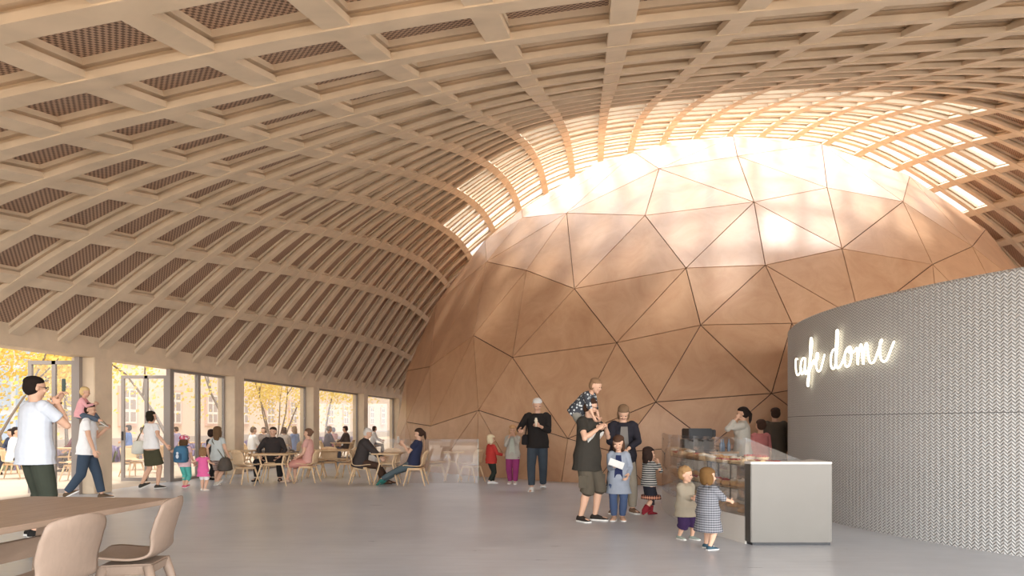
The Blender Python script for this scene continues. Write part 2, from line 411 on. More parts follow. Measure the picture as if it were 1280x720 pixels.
    if hair:
        h = MB(); st_ = hair.get('style', 'short')
        if st_ != 'bald':
            h.ell(hd(0, -.08, .27), (.39*hh, .435*hh, .285*hh), Mh, 16, 10); h.ell(hd(0, -.17, .02), (.395*hh, .35*hh, .42*hh), Mh, 16, 10)
        if st_ in ('bob', 'long', 'pony') and hair.get('fringe', k > .2): h.ell(hd(0, .26, .25), (.27*hh, .17*hh, .16*hh), Mh)
        if st_ == 'bob':
            for s in (-1, 1): h.ell(hd(s*.31, -.08, -.16), (.13*hh, .26*hh, .36*hh), Mh)
            h.ell(hd(0, -.28, -.2), (.34*hh, .18*hh, .32*hh), Mh)
        if st_ == 'long':
            ln = hair.get('len', 1.0)
            for s in (-1, 1): h.ell(hd(s*.31, -.06, -.2), (.12*hh, .22*hh, .42*hh), Mh)
            a = hd(0, -.26, 0); b = a+(Mh @ V((0, -.1*hh, 0)))*.6+V((0, 0, -1))*(.55+.45*ln)*hh
            h.tube([a, a.lerp(b, .5)-fch*.03*hh, b], [(.36*hh, .17*hh), (.36*hh, .15*hh), (.24*hh, .08*hh)], 14, ref=r)
        if st_ == 'pony':
            a = hd(0, -.46, .22); h.tube([hd(0, -.36, .2), a, hd(0, -.62, -.1), hd(0, -.56, -.55), hd(0, -.5, -.85)], [.08*hh, .10*hh, .14*hh, .12*hh, .03*hh], 10)
        if st_ == 'bun': h.ell(hd(0, -.5, .12), (.17*hh,)*3)
        if st_ == 'curly':
            rs = random.Random(3)
            for _ in range(26):
                a, b = rs.uniform(0, 2*PI), rs.uniform(.05, 1.75); x, y, z = math.sin(b)*math.cos(a), math.sin(b)*math.sin(a), math.cos(b)
                if y > .35 and z < .45: continue
                h.ell(hd(.37*x, -.08+.42*y, .12+.40*z), (.10*hh,)*3, None, 8, 6)
        link('hair', remesh(h, max(.005, vox*.9), 2), cloth(hair['c']), body, True)
    for s in (-1, 1):
        e_ = MB(); e_.ell(hd(s*.155, .375, .0), (.05*hh, .035*hh, .028*hh), Mh, 8, 6); link('eye', e_.mesh('e'), EYE_M, body, True)
    m_ = MB(); m_.ell(hd(0, .365, -.27), (.095*hh, .04*hh, .026*hh), Mh, 10, 6); link('mouth', m_.mesh('m'), LIP, body, True)
    if glasses:
        g = MB()
        for s in (-1, 1):
            g.tube([hd(s*.17+.10*math.cos(a), .45, .0+.075*math.sin(a)) for a in [2*PI*j/12 for j in range(13)]], .012*hh, 6)
            g.tube([hd(s*.27, .44, .02), hd(s*.37, .0, .02)], .012*hh, 6)
        g.tube([hd(-.07, .46, .01), hd(.07, .46, .01)], .012*hh, 6)
        link('glasses', g.mesh('g'), BLACK, body, True)
    Mw = Matrix.Translation(body.location) @ Matrix.Rotation(math.radians(face), 4, 'Z')
    return dict(o=body, w=lambda p: Mw @ p, hand=[wr[i]+(wr[i]-el[i]).normalized()*.06*H for i in (0, 1)], head=hc, Mh=Mh, hh=hh, sh=sh, ch=ch, r=r, f=fch, up=up, pel=pel, el=el, wr=wr, H=H, hd=hd, M=Mw, kn=kn)
def place_mb(name, mb, m, P, label, cat, smooth=True, group=None, bevel=0):
    """a thing carried by a person: built in the person's frame, standing free in the world"""
    o = mb.build(name, m, None, smooth, bevel); o.matrix_world = P['M']; return tag(o, label, cat, group)

# ------------------------------------------------------------------ the people
WHITE = (238, 238, 236); JEANS = (62, 74, 88)
FLORAL = pattern('floral_cloth', 'dots', (58, 60, 66), (196, 198, 196), 26)
STRIPES = pattern('striped_knit', 'stripes', (34, 34, 40), (184, 181, 172), 32)
CHECK = pattern('checked_cloth', 'check', (34, 36, 48), (160, 160, 164), 42)
TRIM = pattern('patterned_trim', 'check', (60, 30, 34), (214, 150, 120), 22)
STRIPE_SH = pattern('striped_shorts_cloth', 'stripes', (118, 96, 92), (190, 172, 160), 22)
HELMET = pattern('helmet_dots', 'dots', (206, 92, 116), (242, 224, 226), 22)

# man taking a picture
p1 = figure('man in white t-shirt and dark trousers raising a phone, beyond the long table', fl(44, 671), 1.86, -30, near=True,
    head=(-8, 2), hands=((.17, .11, .05), (-.045, .10, .02)), elbows=((.2, .3, -1), (.45, .25, -1)), palms=((1, .3, 0), (-1, .2, 0)), curl=(.9, .9),
    feet=((-.09, .02, 0, 12), (.035, -.02, 0, -14)), top=dict(c=(206, 211, 218), sleeve=.62, hem=-.06, name='t_shirt', loose=.014), bottom=dict(c=(62, 66, 56), loose=.012, wide=1.12),
    hair=dict(c=(38, 30, 26)), shoes=(40, 38, 36), glasses=True, fat=1.08)
h = p1['hand'][0]
mb = MB(); mb.box(h+V((.0, .012, .075)), (.074, .010, .150)); ph = place_mb('phone', mb, mat('phone_case', (70, 88, 80), .35), p1, 'dark green phone held up by the man in white t-shirt', 'phone', False, bevel=.004)
mb = MB(); mb.box(h+V((.0, .0182, .075)), (.064, .002, .136)); o = mb.build('screen', emit('phone_screen', (160, 180, 170), .5), ph)
w_ = p1['wr'][0]; d_ = (p1['wr'][0]-p1['el'][0]).normalized()
mb = MB(); mb.tube([w_-d_*.045, w_-d_*.02], .038, 12); mb.tube([w_-d_*.042+V((-.03, -.02, .0)), w_-d_*.024+V((-.034, -.022, 0))], .02, 8)
mb.build('wrist_watch', BLACK, p1['o'], True)

# man with a child on his shoulders, walking along the windows
p2 = figure('man in white t-shirt and jeans walking with a child on his shoulders', fl(108, 624), 1.68, -72, near=True,
    lean=4, head=(0, 4), feet=((-.05, .13, 0, 0), (.05, -.17, .03, 0, -28)), hands=((.05, .15, -.06), (.05, .09, -.30)), curl=(1.2, .6),
    top=dict(c=WHITE, sleeve=.6, hem=-.05, name='t_shirt'), bottom=dict(c=JEANS, loose=.010, wide=1.15), hair=dict(c=(52, 38, 30)), shoes=(90, 74, 58))
k2 = figure('blond toddler in pink top sitting on the shoulders of the walking man', fl(108, 624), .92, -72, k=.75, near=True, hip=1.47, pelvis=(0, -.10), lean=10, head=(0, 12),
    feet=((-.12, .22, 1.38, 0), (.12, .34, 1.42, -10, 30)), hands=((.03, .20, -.04), (-.03, .20, -.04)),
    top=dict(c=(226, 166, 168), sleeve=1.9, hem=-.05), bottom=dict(c=(86, 96, 108), len=1.6), hair=dict(c=(214, 184, 130), style='short'), shoes=(150, 138, 120))

# the woman with the children walking out hand in hand
p4 = figure('woman in white t-shirt and dark green skirt carrying a white bag, walking to the door', fl(189, 611), 1.58, -28, sex='f', near=True,
    head=(-20, 3), feet=((-.05, -.10, .02, 0, -20), (.04, .06, 0, 0)), hands=((-.02, .10, -.28), (.16, .03, -.24)), top=dict(c=WHITE, sleeve=.55, hem=-.0, name='t_shirt'),
    bottom=dict(kind='skirt', c=(74, 72, 54), len=.82, flare=1.08), hair=dict(c=(46, 40, 30), style='bob'), shoes=(70, 66, 60))
S0 = p4['sh'][0]; r4, f4 = p4['r'], p4['f']
mb = MB(); c4 = S0-r4*.10+V((0, -.04, -.40))
mb.loft([[c4+r4*x*a+f4*y*b+V((0, 0, z)) for x, y in ((-1, -1), (0, -1.25), (1, -1), (1.1, 0), (1, 1), (0, 1.25), (-1, 1), (-1.1, 0))] for z, a, b in ((-.17, .035, .12), (-.15, .07, .17), (-.03, .07, .17), (.07, .05, .14), (.10, .02, .12))])
bag = place_mb('shoulder_bag', mb, cloth((226, 226, 214)), p4, 'white shoulder bag hanging at the hip of the woman in dark green skirt', 'bag')
mb = MB(); mb.tube([c4+f4*.11+V((0, 0, .08)), S0+r4*.03+f4*.05+V((0, 0, .02)), S0+r4*.04+V((0, 0, .058)), S0+r4*.02-f4*.06+V((0, 0, .01)), c4-f4*.11+V((0, 0, .08))], .011, 8); mb.build('strap', cloth((120, 112, 84)), bag, True)
p5 = figure('girl in pink helmet with blue backpack and teal leggings', fl(231, 610), 1.08, -8, k=.6, sex='f', near=True, feet=((-.05, .05, 0, 0), (.06, -.07, .015, 0, -15)),
    hands=((-.16, .04, -.08), (.07, .03, -.27)), top=dict(c=(232, 196, 198), sleeve=.6, hem=-.06), bottom=dict(c=(92, 178, 166), len=1.55, loose=.004), hair=dict(c=(88, 66, 46), style='long', len=.3), shoes=(214, 112, 130), head=(-25, 0))
mb = MB(); q = p5; hh = q['hh']
mb.ell(q['hd'](0, -.06, .30), (.46*hh, .53*hh, .34*hh), q['Mh'], 18, 12); mb.ell(q['hd'](0, .40, .22), (.30*hh, .14*hh, .06*hh), q['Mh'])
link('helmet', remesh(mb, .01, 2), HELMET, q['o'], True)
mb = MB(); b5 = q['ch']-q['f']*.145+V((0, 0, -.115))
mb.loft([[b5+q['r']*x*a+q['f']*y*b+V((0, 0, z)) for x, y in ((-1, 1), (-1.05, 0), (-.85, -.9), (0, -1.1), (.85, -.9), (1.05, 0), (1, 1))] for z, a, b in ((-.19, .09, .05), (-.17, .125, .075), (.0, .13, .078), (.10, .12, .07), (.15, .07, .05))])
bp = place_mb('backpack', mb, cloth((74, 116, 144)), q, 'blue school backpack on the back of the girl with the pink helmet', 'backpack')
mb = MB(); mb.box(b5-q['f']*.083+V((0, 0, -.07)), (.16, .03, .14), Rz(0)); mb.build('front_pocket', cloth((60, 92, 118)), bp, bevel=.012)
mb = MB(); mb.ell(b5-q['f']*.104+V((0, 0, -.06)), (.034, .008, .045)); mb.ell(b5-q['f']*.104+V((0, 0, .005)), (.028, .008, .026)); mb.build('emblem', cloth((214, 220, 226)), bp, True)
for s in (-1, 1):
    mb = MB(); mb.tube([b5+q['r']*s*.075+V((0, 0, .13))+q['f']*.04, q['ch']+q['r']*s*.075+V((0, 0, .038)), q['ch']+q['r']*s*.08+q['f']*.085+V((0, 0, -.05)), b5+q['r']*s*.10+q['f']*.10+V((0, 0, -.13))], (.016), 8); mb.build('strap', cloth((52, 84, 108)), bp, True)
p6 = figure('small girl in bright pink t-shirt and white shorts between two bigger girls', fl(254, 613), .86, -4, k=.9, sex='f', near=True, feet=((-.05, .05, .0, 0), (.07, -.05, .0, -10)),
    hands=((-.13, .03, -.13), (.12, .04, -.12)), top=dict(c=(226, 106, 158), sleeve=.55, hem=-.12, flare=1.2), bottom=dict(c=(236, 230, 226), len=.9, kind='shorts'), hair=dict(c=(140, 106, 74), style='bob'), shoes=(224, 206, 190))
p7 = figure('long-haired girl in grey t-shirt and striped shorts with a dark shoulder bag', fl(272, 607), 1.27, -12, k=.45, sex='f', near=True, head=(16, 0), feet=((-.06, .04, 0, 0), (.06, -.11, .03, -10, -30)),
    hands=((-.09, .02, -.26), (.07, .05, -.26)), top=dict(c=(190, 196, 192), sleeve=.5, hem=-.05, name='t_shirt'), bottom=dict(c=STRIPE_SH, len=.95, kind='shorts', loose=.016), hair=dict(c=(104, 80, 56), style='long', len=1.0), shoes=(196, 186, 170))
mb = MB(); q = p7; c7 = q['pel']+q['r']*.20+V((0, -.03, -.13))
mb.loft([[c7+V((x*a, y*b, z)) for x, y in ((-1, -1), (1, -1), (1.15, 0), (1, 1), (-1, 1), (-1.15, 0))] for z, a, b in ((-.16, .06, .10), (-.13, .085, .15), (.0, .075, .13), (.10, .045, .10), (.13, .02, .06))])
bag = place_mb('shoulder_bag', mb, cloth((92, 84, 76)), q, 'dark slouchy bag hanging at the side of the long-haired girl', 'bag')
mb = MB(); mb.tube([c7+V((0, .03, .12)), q['ch']+V((-.10, .07, -.02)), q['ch']+V((-.115, .0, .03)), q['ch']+V((-.06, -.10, -.05)), c7+V((0, -.05, .12))], .009, 8); mb.build('strap', cloth((96, 88, 62)), bag, True)
p8 = figure('boy in dark clothes half hidden behind the long-haired girl', fl(265, 600), 1.20, -30, k=.5, top=dict(c=(52, 48, 48), sleeve=1.9, hem=-.08), bottom=dict(c=(46, 42, 42)), hair=dict(c=(48, 36, 30)), shoes=(40, 36, 34))

# guests at the tables
SEATED = []
def seat_at(px, y, face): SEATED.append((fl(px, y), face)); return fl(px, y)
p9 = figure('man in black shirt sitting with legs apart at a table, facing the room', seat_at(342, 600, 180), 1.60, 180, hip=.47, fat=1.12, lean=4, feet=((-.17, .22, 0, 15), (.17, .20, 0, -15)), knees=((-.5, 1, .4), (.5, 1, .4)),
    hands=((-.02, .13, -.235), (.02, .13, -.235)), elbows=((-1.6, -.5, -.2), (1.6, -.5, -.2)), top=dict(c=(58, 52, 50), sleeve=1.9, hem=-.04, collar=1, loose=.02), bottom=dict(c=(38, 36, 36), loose=.014), hair=dict(c=(50, 42, 36)), shoes=(34, 32, 32))
p10 = figure('woman in dusty pink dress sitting sideways on a chair, hair tied back', seat_at(386, 603, 88), 1.54, 88, sex='f', hip=.47, lean=2, feet=((-.05, .30, 0, 0), (.06, .22, 0, 0)),
    hands=((.02, .15, -.235), (-.02, .15, -.235)), top=dict(c=(206, 158, 146), sleeve=.5, hem=-.02, name='dress_top'), bottom=dict(kind='skirt', c=(204, 146, 132), len=1.18, loose=.014), hair=dict(c=(112, 84, 66), style='bun'), shoes=(186, 160, 140))
p11 = figure('grey-haired man in dark jacket and brown trousers sitting hunched on a chair', seat_at(450, 605, -86), 1.60, -86, hip=.47, lean=14, head=(0, 22), feet=((-.05, .37, 0, 0), (.07, .33, 0, 0)),
    hands=((.06, .23, -.17), (-.05, .23, -.17)), top=dict(c=(64, 58, 56), sleeve=1.9, hem=-.07, name='jacket', loose=.026, collar=1), bottom=dict(c=(70, 52, 42), loose=.014), hair=dict(c=(206, 200, 190)), shoes=(74, 54, 42))
p12 = figure('woman in navy t-shirt and grey jeans lying back on her chair, reading with legs stretched', seat_at(521, 606.3, 86), 1.60, 86, sex='f', hip=.46, pelvis=(0, .05), lean=-13, head=(0, 14), feet=((-.03, .55, .0, 0, 35), (.05, .50, .0, 0, 35)),
    knees=((0, .2, 1), (0, .2, 1)), hands=((.05, .20, -.06), (-.05, .22, -.09)), elbows=((-.2, -.3, -1), (.2, -.3, -1)), curl=1.0, top=dict(c=(50, 54, 76), sleeve=.6, hem=-.03, name='t_shirt'), bottom=dict(c=(84, 96, 100), loose=.006), hair=dict(c=(64, 46, 36), style='pony', fringe=False), shoes=(52, 110, 100))
mb = MB(); b_ = p12['hand'][0].lerp(p12['hand'][1], .5)+V((0, .03, .04))
mb.add([b_+V(q_) for q_ in ((-.10, 0, -.06), (0, .02, -.07), (0, .035, .07), (-.10, .015, .08), (.10, 0, -.06), (.10, .015, .08), (-.10, .006, -.06), (0, .028, -.07), (0, .043, .07), (-.10, .021, .08), (.10, .006, -.06), (.10, .021, .08))],
       [(0, 1, 2, 3), (1, 4, 5, 2), (9, 8, 7, 6), (8, 11, 10, 7), (0, 6, 7, 1), (1, 7, 10, 4), (4, 10, 11, 5), (5, 11, 8, 2), (2, 8, 9, 3), (3, 9, 6, 0)])
place_mb('open_book', mb, cloth((214, 206, 192)), p12, 'small open booklet in the hands of the reclining woman', 'book', False)

# children and man in front of the dome
p13 = figure('blond child in red sweater and black trousers beside the glass screen', fl(614, 605), 1.09, -62, k=.6, near=True, head=(-10, 0), feet=((-.05, .05, 0, 0), (.05, -.07, .015, 0, -15)), hands=((.04, .06, -.25), (.02, .19, -.17)),
    top=dict(c=(186, 62, 56), sleeve=1.95, hem=-.05, name='sweater', loose=.02), bottom=dict(c=(48, 52, 46), loose=.012), hair=dict(c=(224, 208, 172), style='bob'), shoes=WHITE)
p14 = figure('curly blond girl in pale jacket and magenta trousers eating a snack', fl(641, 605), 1.30, 172, k=.38, sex='f', near=True, head=(6, 6), feet=((-.045, .03, 0, 5), (.045, -.03, 0, -8)),
    hands=((.05, .10, .04), (-.05, .11, .02)), elbows=((-.5, -.2, -1), (.5, -.2, -1)), curl=1.1, top=dict(c=(182, 176, 164), sleeve=1.9, hem=-.06, name='jacket', loose=.018, inner=(186, 190, 176)), bottom=dict(c=(150, 62, 112), loose=.009, wide=1.2), hair=dict(c=(196, 156, 112), style='long', len=.4), shoes=(230, 226, 220))
p15 = figure('white-haired man in black sweater and jeans walking with an ice cream', fl(672, 613), 1.82, 172, near=True, lean=2, head=(14, 22), feet=((-.05, -.10, .012, 5, -12), (.055, .09, 0, -5, 12)),
    hands=((.07, .17, -.10), (.07, .13, -.15)), elbows=((-.5, -.3, -1), (.6, -.5, -.8)), curl=(1.1, .8), top=dict(c=(44, 40, 38), sleeve=1.75, hem=-.05, name='sweater', loose=.018), bottom=dict(c=(66, 74, 82), loose=.010, wide=1.12), hair=dict(c=(222, 220, 214)), shoes=(232, 232, 228))
q = p15; hp = q['hand'][0]
mb = MB(); mb.tube([hp+V((0, .02, -.05)), hp+V((0, .025, .05))], [.008, .028], 10); mb.ell(hp+V((0, .027, .07)), (.034, .034, .036)); mb.ell(hp+V((0, .027, .105)), (.024, .024, .024))
place_mb('ice_cream', mb, cloth((232, 218, 192)), q, 'pale ice cream cone in the hand of the man in black sweater', 'ice cream')
mb = MB(); c15 = q['pel']+q['r']*(.24)+V((0, .02, .10))
mb.loft([[c15+V((x*a, y*b, z)) for x, y in ((-1, -1), (1, -1), (1.1, 0), (1, 1), (-1, 1), (-1.1, 0))] for z, a, b in ((-.13, .045, .12), (-.11, .06, .15), (.03, .055, .14), (.07, .03, .11))])
bag = place_mb('handbag', mb, cloth((40, 36, 36)), q, 'black handbag hanging beside the man in black sweater', 'bag')
mb = MB(); mb.tube([c15+V((0, .10, .05)), q['sh'][1]+V((-.02, .05, .03)), q['sh'][1]+V((-.02, .0, .065)), q['sh'][1]+V((-.02, -.06, .02)), c15+V((0, -.10, .05))], .009, 8); mb.build('strap', cloth((40, 36, 36)), bag, True)

# the group waiting at the counter
p16 = figure('bearded man in dark t-shirt and grey cargo shorts carrying a child on his shoulders', fl(734, 651), 1.66, -128, near=True, lean=3, head=(22, 12), feet=((-.07, .03, 0, 14), (.07, -.02, 0, -18)),
    hands=((.03, .11, -.04), (-.05, .12, -.05)), elbows=((-1, .1, -1), (1, .1, -1)), curl=(1.3, 1.3), top=dict(c=(58, 54, 48), sleeve=.6, hem=-.10, name='t_shirt', loose=.02), bottom=dict(c=(88, 80, 68), kind='shorts', len=1.12, loose=.018, wide=1.15), hair=dict(c=(66, 46, 34), style='curly'), shoes=(52, 46, 42), glasses=True, fat=1.05)
for s in (-1, 1):
    mb = MB(); K = p16['kn'][0 if s < 0 else 1]; hpz = p16['pel']; c_ = K.lerp(hpz+V((s*.09, 0, 0)), .25)+V((s*.085, .0, 0)); mb.box(c_, (.035, .14, .17)); mb.build('cargo_pocket', cloth((98, 90, 77)), p16['o'], False, .01)
mb = MB(); q = p16; hh = q['hh']; mb.ell(q['hd'](0, .20, -.33), (.24*hh, .24*hh, .19*hh), q['Mh']); link('beard', remesh(mb, .008, 2), cloth((92, 66, 50)), q['o'], True)
k17 = figure('small child in dark patterned shirt leaning over the head of the man in cargo shorts', fl(734, 651), 1.02, -122, k=.7, near=True, hip=1.48, pelvis=(0, -.16), lean=42, head=(0, 20),
    feet=((-.14, .07, 1.06, 0, -55), (.14, .09, 1.04, 0, -55)), knees=((-1.2, 1, .3), (1.2, 1, .3)), hands=((.02, .12, -.20), (-.02, .14, -.20)), top=dict(c=FLORAL, sleeve=1.3, hem=-.05, loose=.02), bottom=dict(c=(132, 128, 118), len=1.5), hair=dict(c=(142, 110, 82)), shoes=(170, 168, 160))
p18 = figure('woman with long brown hair and open black coat bending over a girl', fl(778, 641), 1.60, 178, sex='f', near=True, lean=7, head=(-6, 40), feet=((-.09, .02, 0, 20), (.08, .0, 0, -20)),
    hands=((.075, .16, -.19), (-.075, .16, -.19)), elbows=((-1, -.1, -.4), (1, -.1, -.4)), palms=((0, .3, -1), (0, .3, -1)), curl=.6, top=dict(c=(44, 42, 48), sleeve=1.85, hem=-.27, flare=1.12, name='coat', loose=.022, inner=(120, 114, 108)), bottom=dict(c=(146, 136, 120), loose=.014), hair=dict(c=(124, 98, 74), style='long', len=.55), shoes=(120, 96, 78))
p19 = figure('girl in pale open shirt, dark blue tunic and jeans holding a folded paper', fl(773, 650), 1.16, 172, k=.5, sex='f', near=True, head=(-12, 14), feet=((-.045, .02, 0, 8), (.05, .03, 0, -12)),
    hands=((-.01, .09, -.235), (-.06, .17, -.12)), top=dict(c=(146, 152, 162), sleeve=1.85, hem=-.16, flare=1.2, name='open_shirt', loose=.02, inner=(42, 48, 78)), bottom=dict(c=(70, 84, 112), loose=.010), hair=dict(c=(82, 58, 44), style='long', len=.7), shoes=(186, 150, 124))
q = p19; hp = q['hand'][1]
mb = MB(); mb.box(hp+V((.02, .03, .02)), (.20, .006, .09), Ry(-.35)); mb.box(hp+V((.02, .038, .026)), (.19, .006, .085), Ry(-.35) @ Rx(.1)); place_mb('folded_paper', mb, cloth((214, 212, 206)), q, 'white folded paper in the hands of the girl in pale shirt', 'paper', False)
p20 = figure('dark-haired girl in striped top, black skirt and red boots', fl(811, 644), .99, -62, k=.72, sex='f', near=True, head=(-5, 0), feet=((-.05, .07, 0, 0), (.05, -.13, .03, 0, -25)), hands=((.02, .12, .05), (-.04, .13, .02)), elbows=((-.4, -.2, -1), (.6, -.2, -1)), curl=1.2,
    top=dict(c=STRIPES, sleeve=1.9, hem=-.03, name='striped_top'), bottom=dict(kind='skirt', c=(46, 46, 54), len=.85, flare=1.25), hair=dict(c=(54, 40, 34), style='long', len=.55), shoes=dict(c=(140, 44, 52), h=.45))
q = p20; mb = MB(); zz = (q['kn'][0].z+q['kn'][1].z)/2
cx_ = q['kn'][0].lerp(q['kn'][1], .5)
mb.tube([cx_+V((0, -.01, .055)), cx_+V((0, -.01, .0))], [(.150, .135), (.158, .14)], 18, ref=(1, 0, 0)); mb.build('skirt_trim', TRIM, q['o'], True)
for i in (0, 1):
    a_ = q['kn'][i]; mb = MB(); mb.tube([a_+V((0, 0, .04)), a_.lerp(q['hand'][0], 0)+V((0, 0, -.07))], [.042, .038], 10); mb.build('legging', cloth((60, 54, 58)), q['o'], True)
p21 = figure('curly toddler in beige shirt and purple trousers facing the room by the pastry case', fl(857, 674), .83, -150, k=1., near=True, head=(28, 4), feet=((-.07, .05, 0, 10), (.06, -.06, .0, -6)), hands=((.10, .15, -.15), (-.09, .15, -.15)),
    top=dict(c=(158, 147, 128), sleeve=1.9, hem=-.12, flare=1.12, loose=.028, collar=1), bottom=dict(c=(62, 44, 78), len=1.3, loose=.03, wide=1.15), hair=dict(c=(158, 124, 84), style='curly'), shoes=(150, 160, 150))
p22 = figure('toddler in checked smock and white shorts reaching towards the pastry case', fl(885, 686), .86, -62, k=1., near=True, head=(-10, 0), feet=((-.08, .04, 0, 5), (.07, -.04, .0, -5)), hands=((.02, .10, -.18), (.02, .24, -.14)),
    top=dict(c=CHECK, sleeve=1.1, hem=-.22, flare=1.25, loose=.03, collar=1, name='smock'), bottom=dict(c=(178, 178, 178), len=.95, kind='shorts', loose=.03), hair=dict(c=(112, 82, 48), style='bob'), shoes=(60, 84, 96))

# staff and customers behind the counter
p23 = figure('cafe worker in white blouse with dark ponytail holding a hand to her ear', V((3.90, 11.55, 0)), 1.60, 72, sex='f', near=True, head=(0, 4), hands=((-.02, .06, .075), (-.03, .10, -.22)), elbows=((-.3, .6, -1), (1, -1, -.4)), curl=.9,
    top=dict(c=(190, 183, 170), sleeve=1.8, hem=-.03, name='blouse', loose=.018, collar=1), bottom=dict(kind='skirt', c=(52, 46, 44), len=.9), hair=dict(c=(44, 34, 30), style='pony', fringe=False))
p24 = figure('customer in red checked shirt standing beyond the counter, seen from behind', V((4.46, 12.25, 0)), 1.40, 8, k=.25, sex='f', near=True, top=dict(c=(200, 124, 120), sleeve=1.2, hem=-.08), bottom=dict(c=(150, 112, 104)), hair=dict(c=(74, 54, 44)))
p25 = figure('man in dark suit jacket standing at the end of the counter, seen from behind', V((4.80, 12.45, 0)), 1.61, -6, near=True, top=dict(c=(86, 77, 66), sleeve=1.95, hem=-.16, name='suit_jacket', loose=.022), bottom=dict(c=(150, 124, 104)), hair=dict(c=(64, 48, 40)))

# guests on the terrace outside: (pixel column, distance, facing, height, seated, top, bottom, hair, hair style, label)
OUT_SEATS = []
TG = 'guests on the terrace outside the windows'
def outside(px, Y, face, H, seated, tc, bc, hc, hs, sex, label):
    P = V(((px-640)/F*Y, Y, 0))
    if seated:
        OUT_SEATS.append((P, face))
        figure(label, P, H, face, sex=sex, hip=.47, lean=6, head=(0, 10), feet=((-.06, .27, 0, 5), (.07, .24, 0, -5)), hands=((.05, .22, -.16), (-.04, .20, -.20)), top=dict(c=tc, sleeve=1.6, hem=-.05, loose=.018), bottom=dict(c=bc), hair=dict(c=hc, style=hs), vox=.014)
    else:
        figure(label, P, H, face, sex=sex, k=.0 if H > 1.4 else .5, hands=((.0, .14, -.2), (.02, .06, -.29)), top=dict(c=tc, sleeve=1.6, hem=-.05, loose=.018), bottom=dict(c=bc), hair=dict(c=hc, style=hs), vox=.014)
outside(16, 16.5, -70, 1.60, 1, WHITE, (70, 66, 60), (46, 38, 34), 'short', 'm', 'guest in white shirt sitting outside behind the man with the phone')
outside(17, 18.2, 160, 1.50, 1, (70, 74, 90), (60, 60, 66), (60, 50, 42), 'bob', 'f', 'guest in dark blouse facing the building behind the guest in white shirt')
outside(160, 22.5, 100, 1.30, 0, (96, 120, 170), (70, 74, 90), (60, 50, 44), 'short', 'm', 'boy in blue shirt standing outside behind the open door leaf')
outside(176, 24.0, -90, 1.55, 1, (190, 176, 170), (90, 86, 90), (80, 66, 56), 'short', 'm', 'guest in beige top sitting outside behind the woman with the white bag')
outside(98, 19.0, 95, 1.55, 1, (120, 70, 76), (70, 60, 62), (60, 46, 40), 'bob', 'f', 'guest in wine-red top sitting outside behind the first glazed door')
outside(222, 26.0, 80, 1.55, 1, (150, 140, 160), (90, 86, 96), (80, 64, 52), 'short', 'm', 'guest in lilac-grey top sitting outside behind the helmeted girl')
outside(314, 21.0, -50, 1.58, 1, WHITE, (100, 96, 92), (110, 92, 76), 'short', 'm', 'guest in white shirt sitting outside behind the man in black')
outside(331, 23.5, 170, 1.55, 1, (120, 110, 104), (90, 84, 80), (96, 80, 68), 'bob', 'f', 'guest in grey top facing the window behind the man in black')
outside(354, 22.0, -10, 1.55, 1, (196, 184, 172), (110, 100, 92), (88, 70, 58), 'bob', 'f', 'guest in beige top turning her back to the window')
outside(370, 23.0, 70, 1.60, 1, (140, 160, 196), (90, 96, 110), (150, 126, 100), 'long', 'f', 'long-haired guest in pale blue shirt on the terrace')
outside(409, 24.0, -60, 1.62, 1, (150, 146, 150), (100, 98, 104), (176, 168, 160), 'short', 'm', 'grey-haired guest in grey jacket leaning over a terrace table')
outside(418, 26.0, 60, 1.50, 1, (190, 120, 136), (110, 96, 100), (96, 70, 60), 'short', 'm', 'guest in pink top beside the grey-haired guest outside')
outside(434, 25.0, 88, 1.62, 1, (92, 80, 72), (80, 72, 68), (76, 58, 50), 'short', 'm', 'guest in brown shirt sitting upright outside the fourth window')
outside(466, 29.0, -80, 1.60, 1, WHITE, (110, 100, 100), (70, 56, 50), 'bob', 'f', 'guest in white blouse outside the window next to the dome')
# ------------------------------------------------------------------ roof: a timber gridshell, square in plan, rising to the middle of the hall
S0, DS, T0, DT = -9.306, 1.06, 2.956, 1.0067
NJ = 24; I0, I1 = -2, 50; SCN = S0+12*DS; TPK = 26.3
HK = np.array([-4, -3, -1, 0, 2, 5, 6, 7, 8, 9.5, 11, 13, 15, 17, 19, 21, 23, 25, 26.3]); HV = np.array([-.1, .0, .25, .45, .95, 1.72, 2.05, 2.43, 2.80, 3.38, 3.96, 4.76, 5.55, 6.28, 6.98, 7.58, 8.08, 8.42, 8.5])
DK = np.array([0, .083, .167, .25, .333, .417, .5, .585, .667, .75, .85, 1]); PN = np.array([0, .20, .38, .52, .63, .72, .805, .88, .935, .97, .99, 1]); PF = np.array([0, .195, .38, .53, .645, .745, .835, .91, .955, .98, .995, 1])
def smooth_interp(x, xs, ys):
    g = np.gradient(ys, xs); i = int(min(max(np.searchsorted(xs, x)-1, 0), len(xs)-2)); h = xs[i+1]-xs[i]; q = (x-xs[i])/h
    return (2*q**3-3*q*q+1)*ys[i]+(q**3-2*q*q+q)*h*g[i]+(-2*q**3+3*q*q)*ys[i+1]+(q**3-q*q)*h*g[i+1]
EAVE = 2.75
def roof_z(s, t):
    d = max(0, 1-abs(s-SCN)/(12*DS)); tt = t if t < TPK else 2*TPK-t
    tt = max(tt, -3.9); k = min(1, max(0, (tt-6)/8))
    return EAVE+smooth_interp(tt, HK, HV)*(smooth_interp(d, DK, PN)*(1-k)+smooth_interp(d, DK, PF)*k)
def roof_n(s, t):
    e = .05; a = (roof_z(s+e, t)-roof_z(s-e, t))/(2*e); b = (roof_z(s, t+e)-roof_z(s, t-e))/(2*e)
    return (W*(-a)+U*(-b)+V((0, 0, 1))).normalized()
def rp(s, t, off=0.0): return st(s, t, roof_z(s, t))+roof_n(s, t)*off
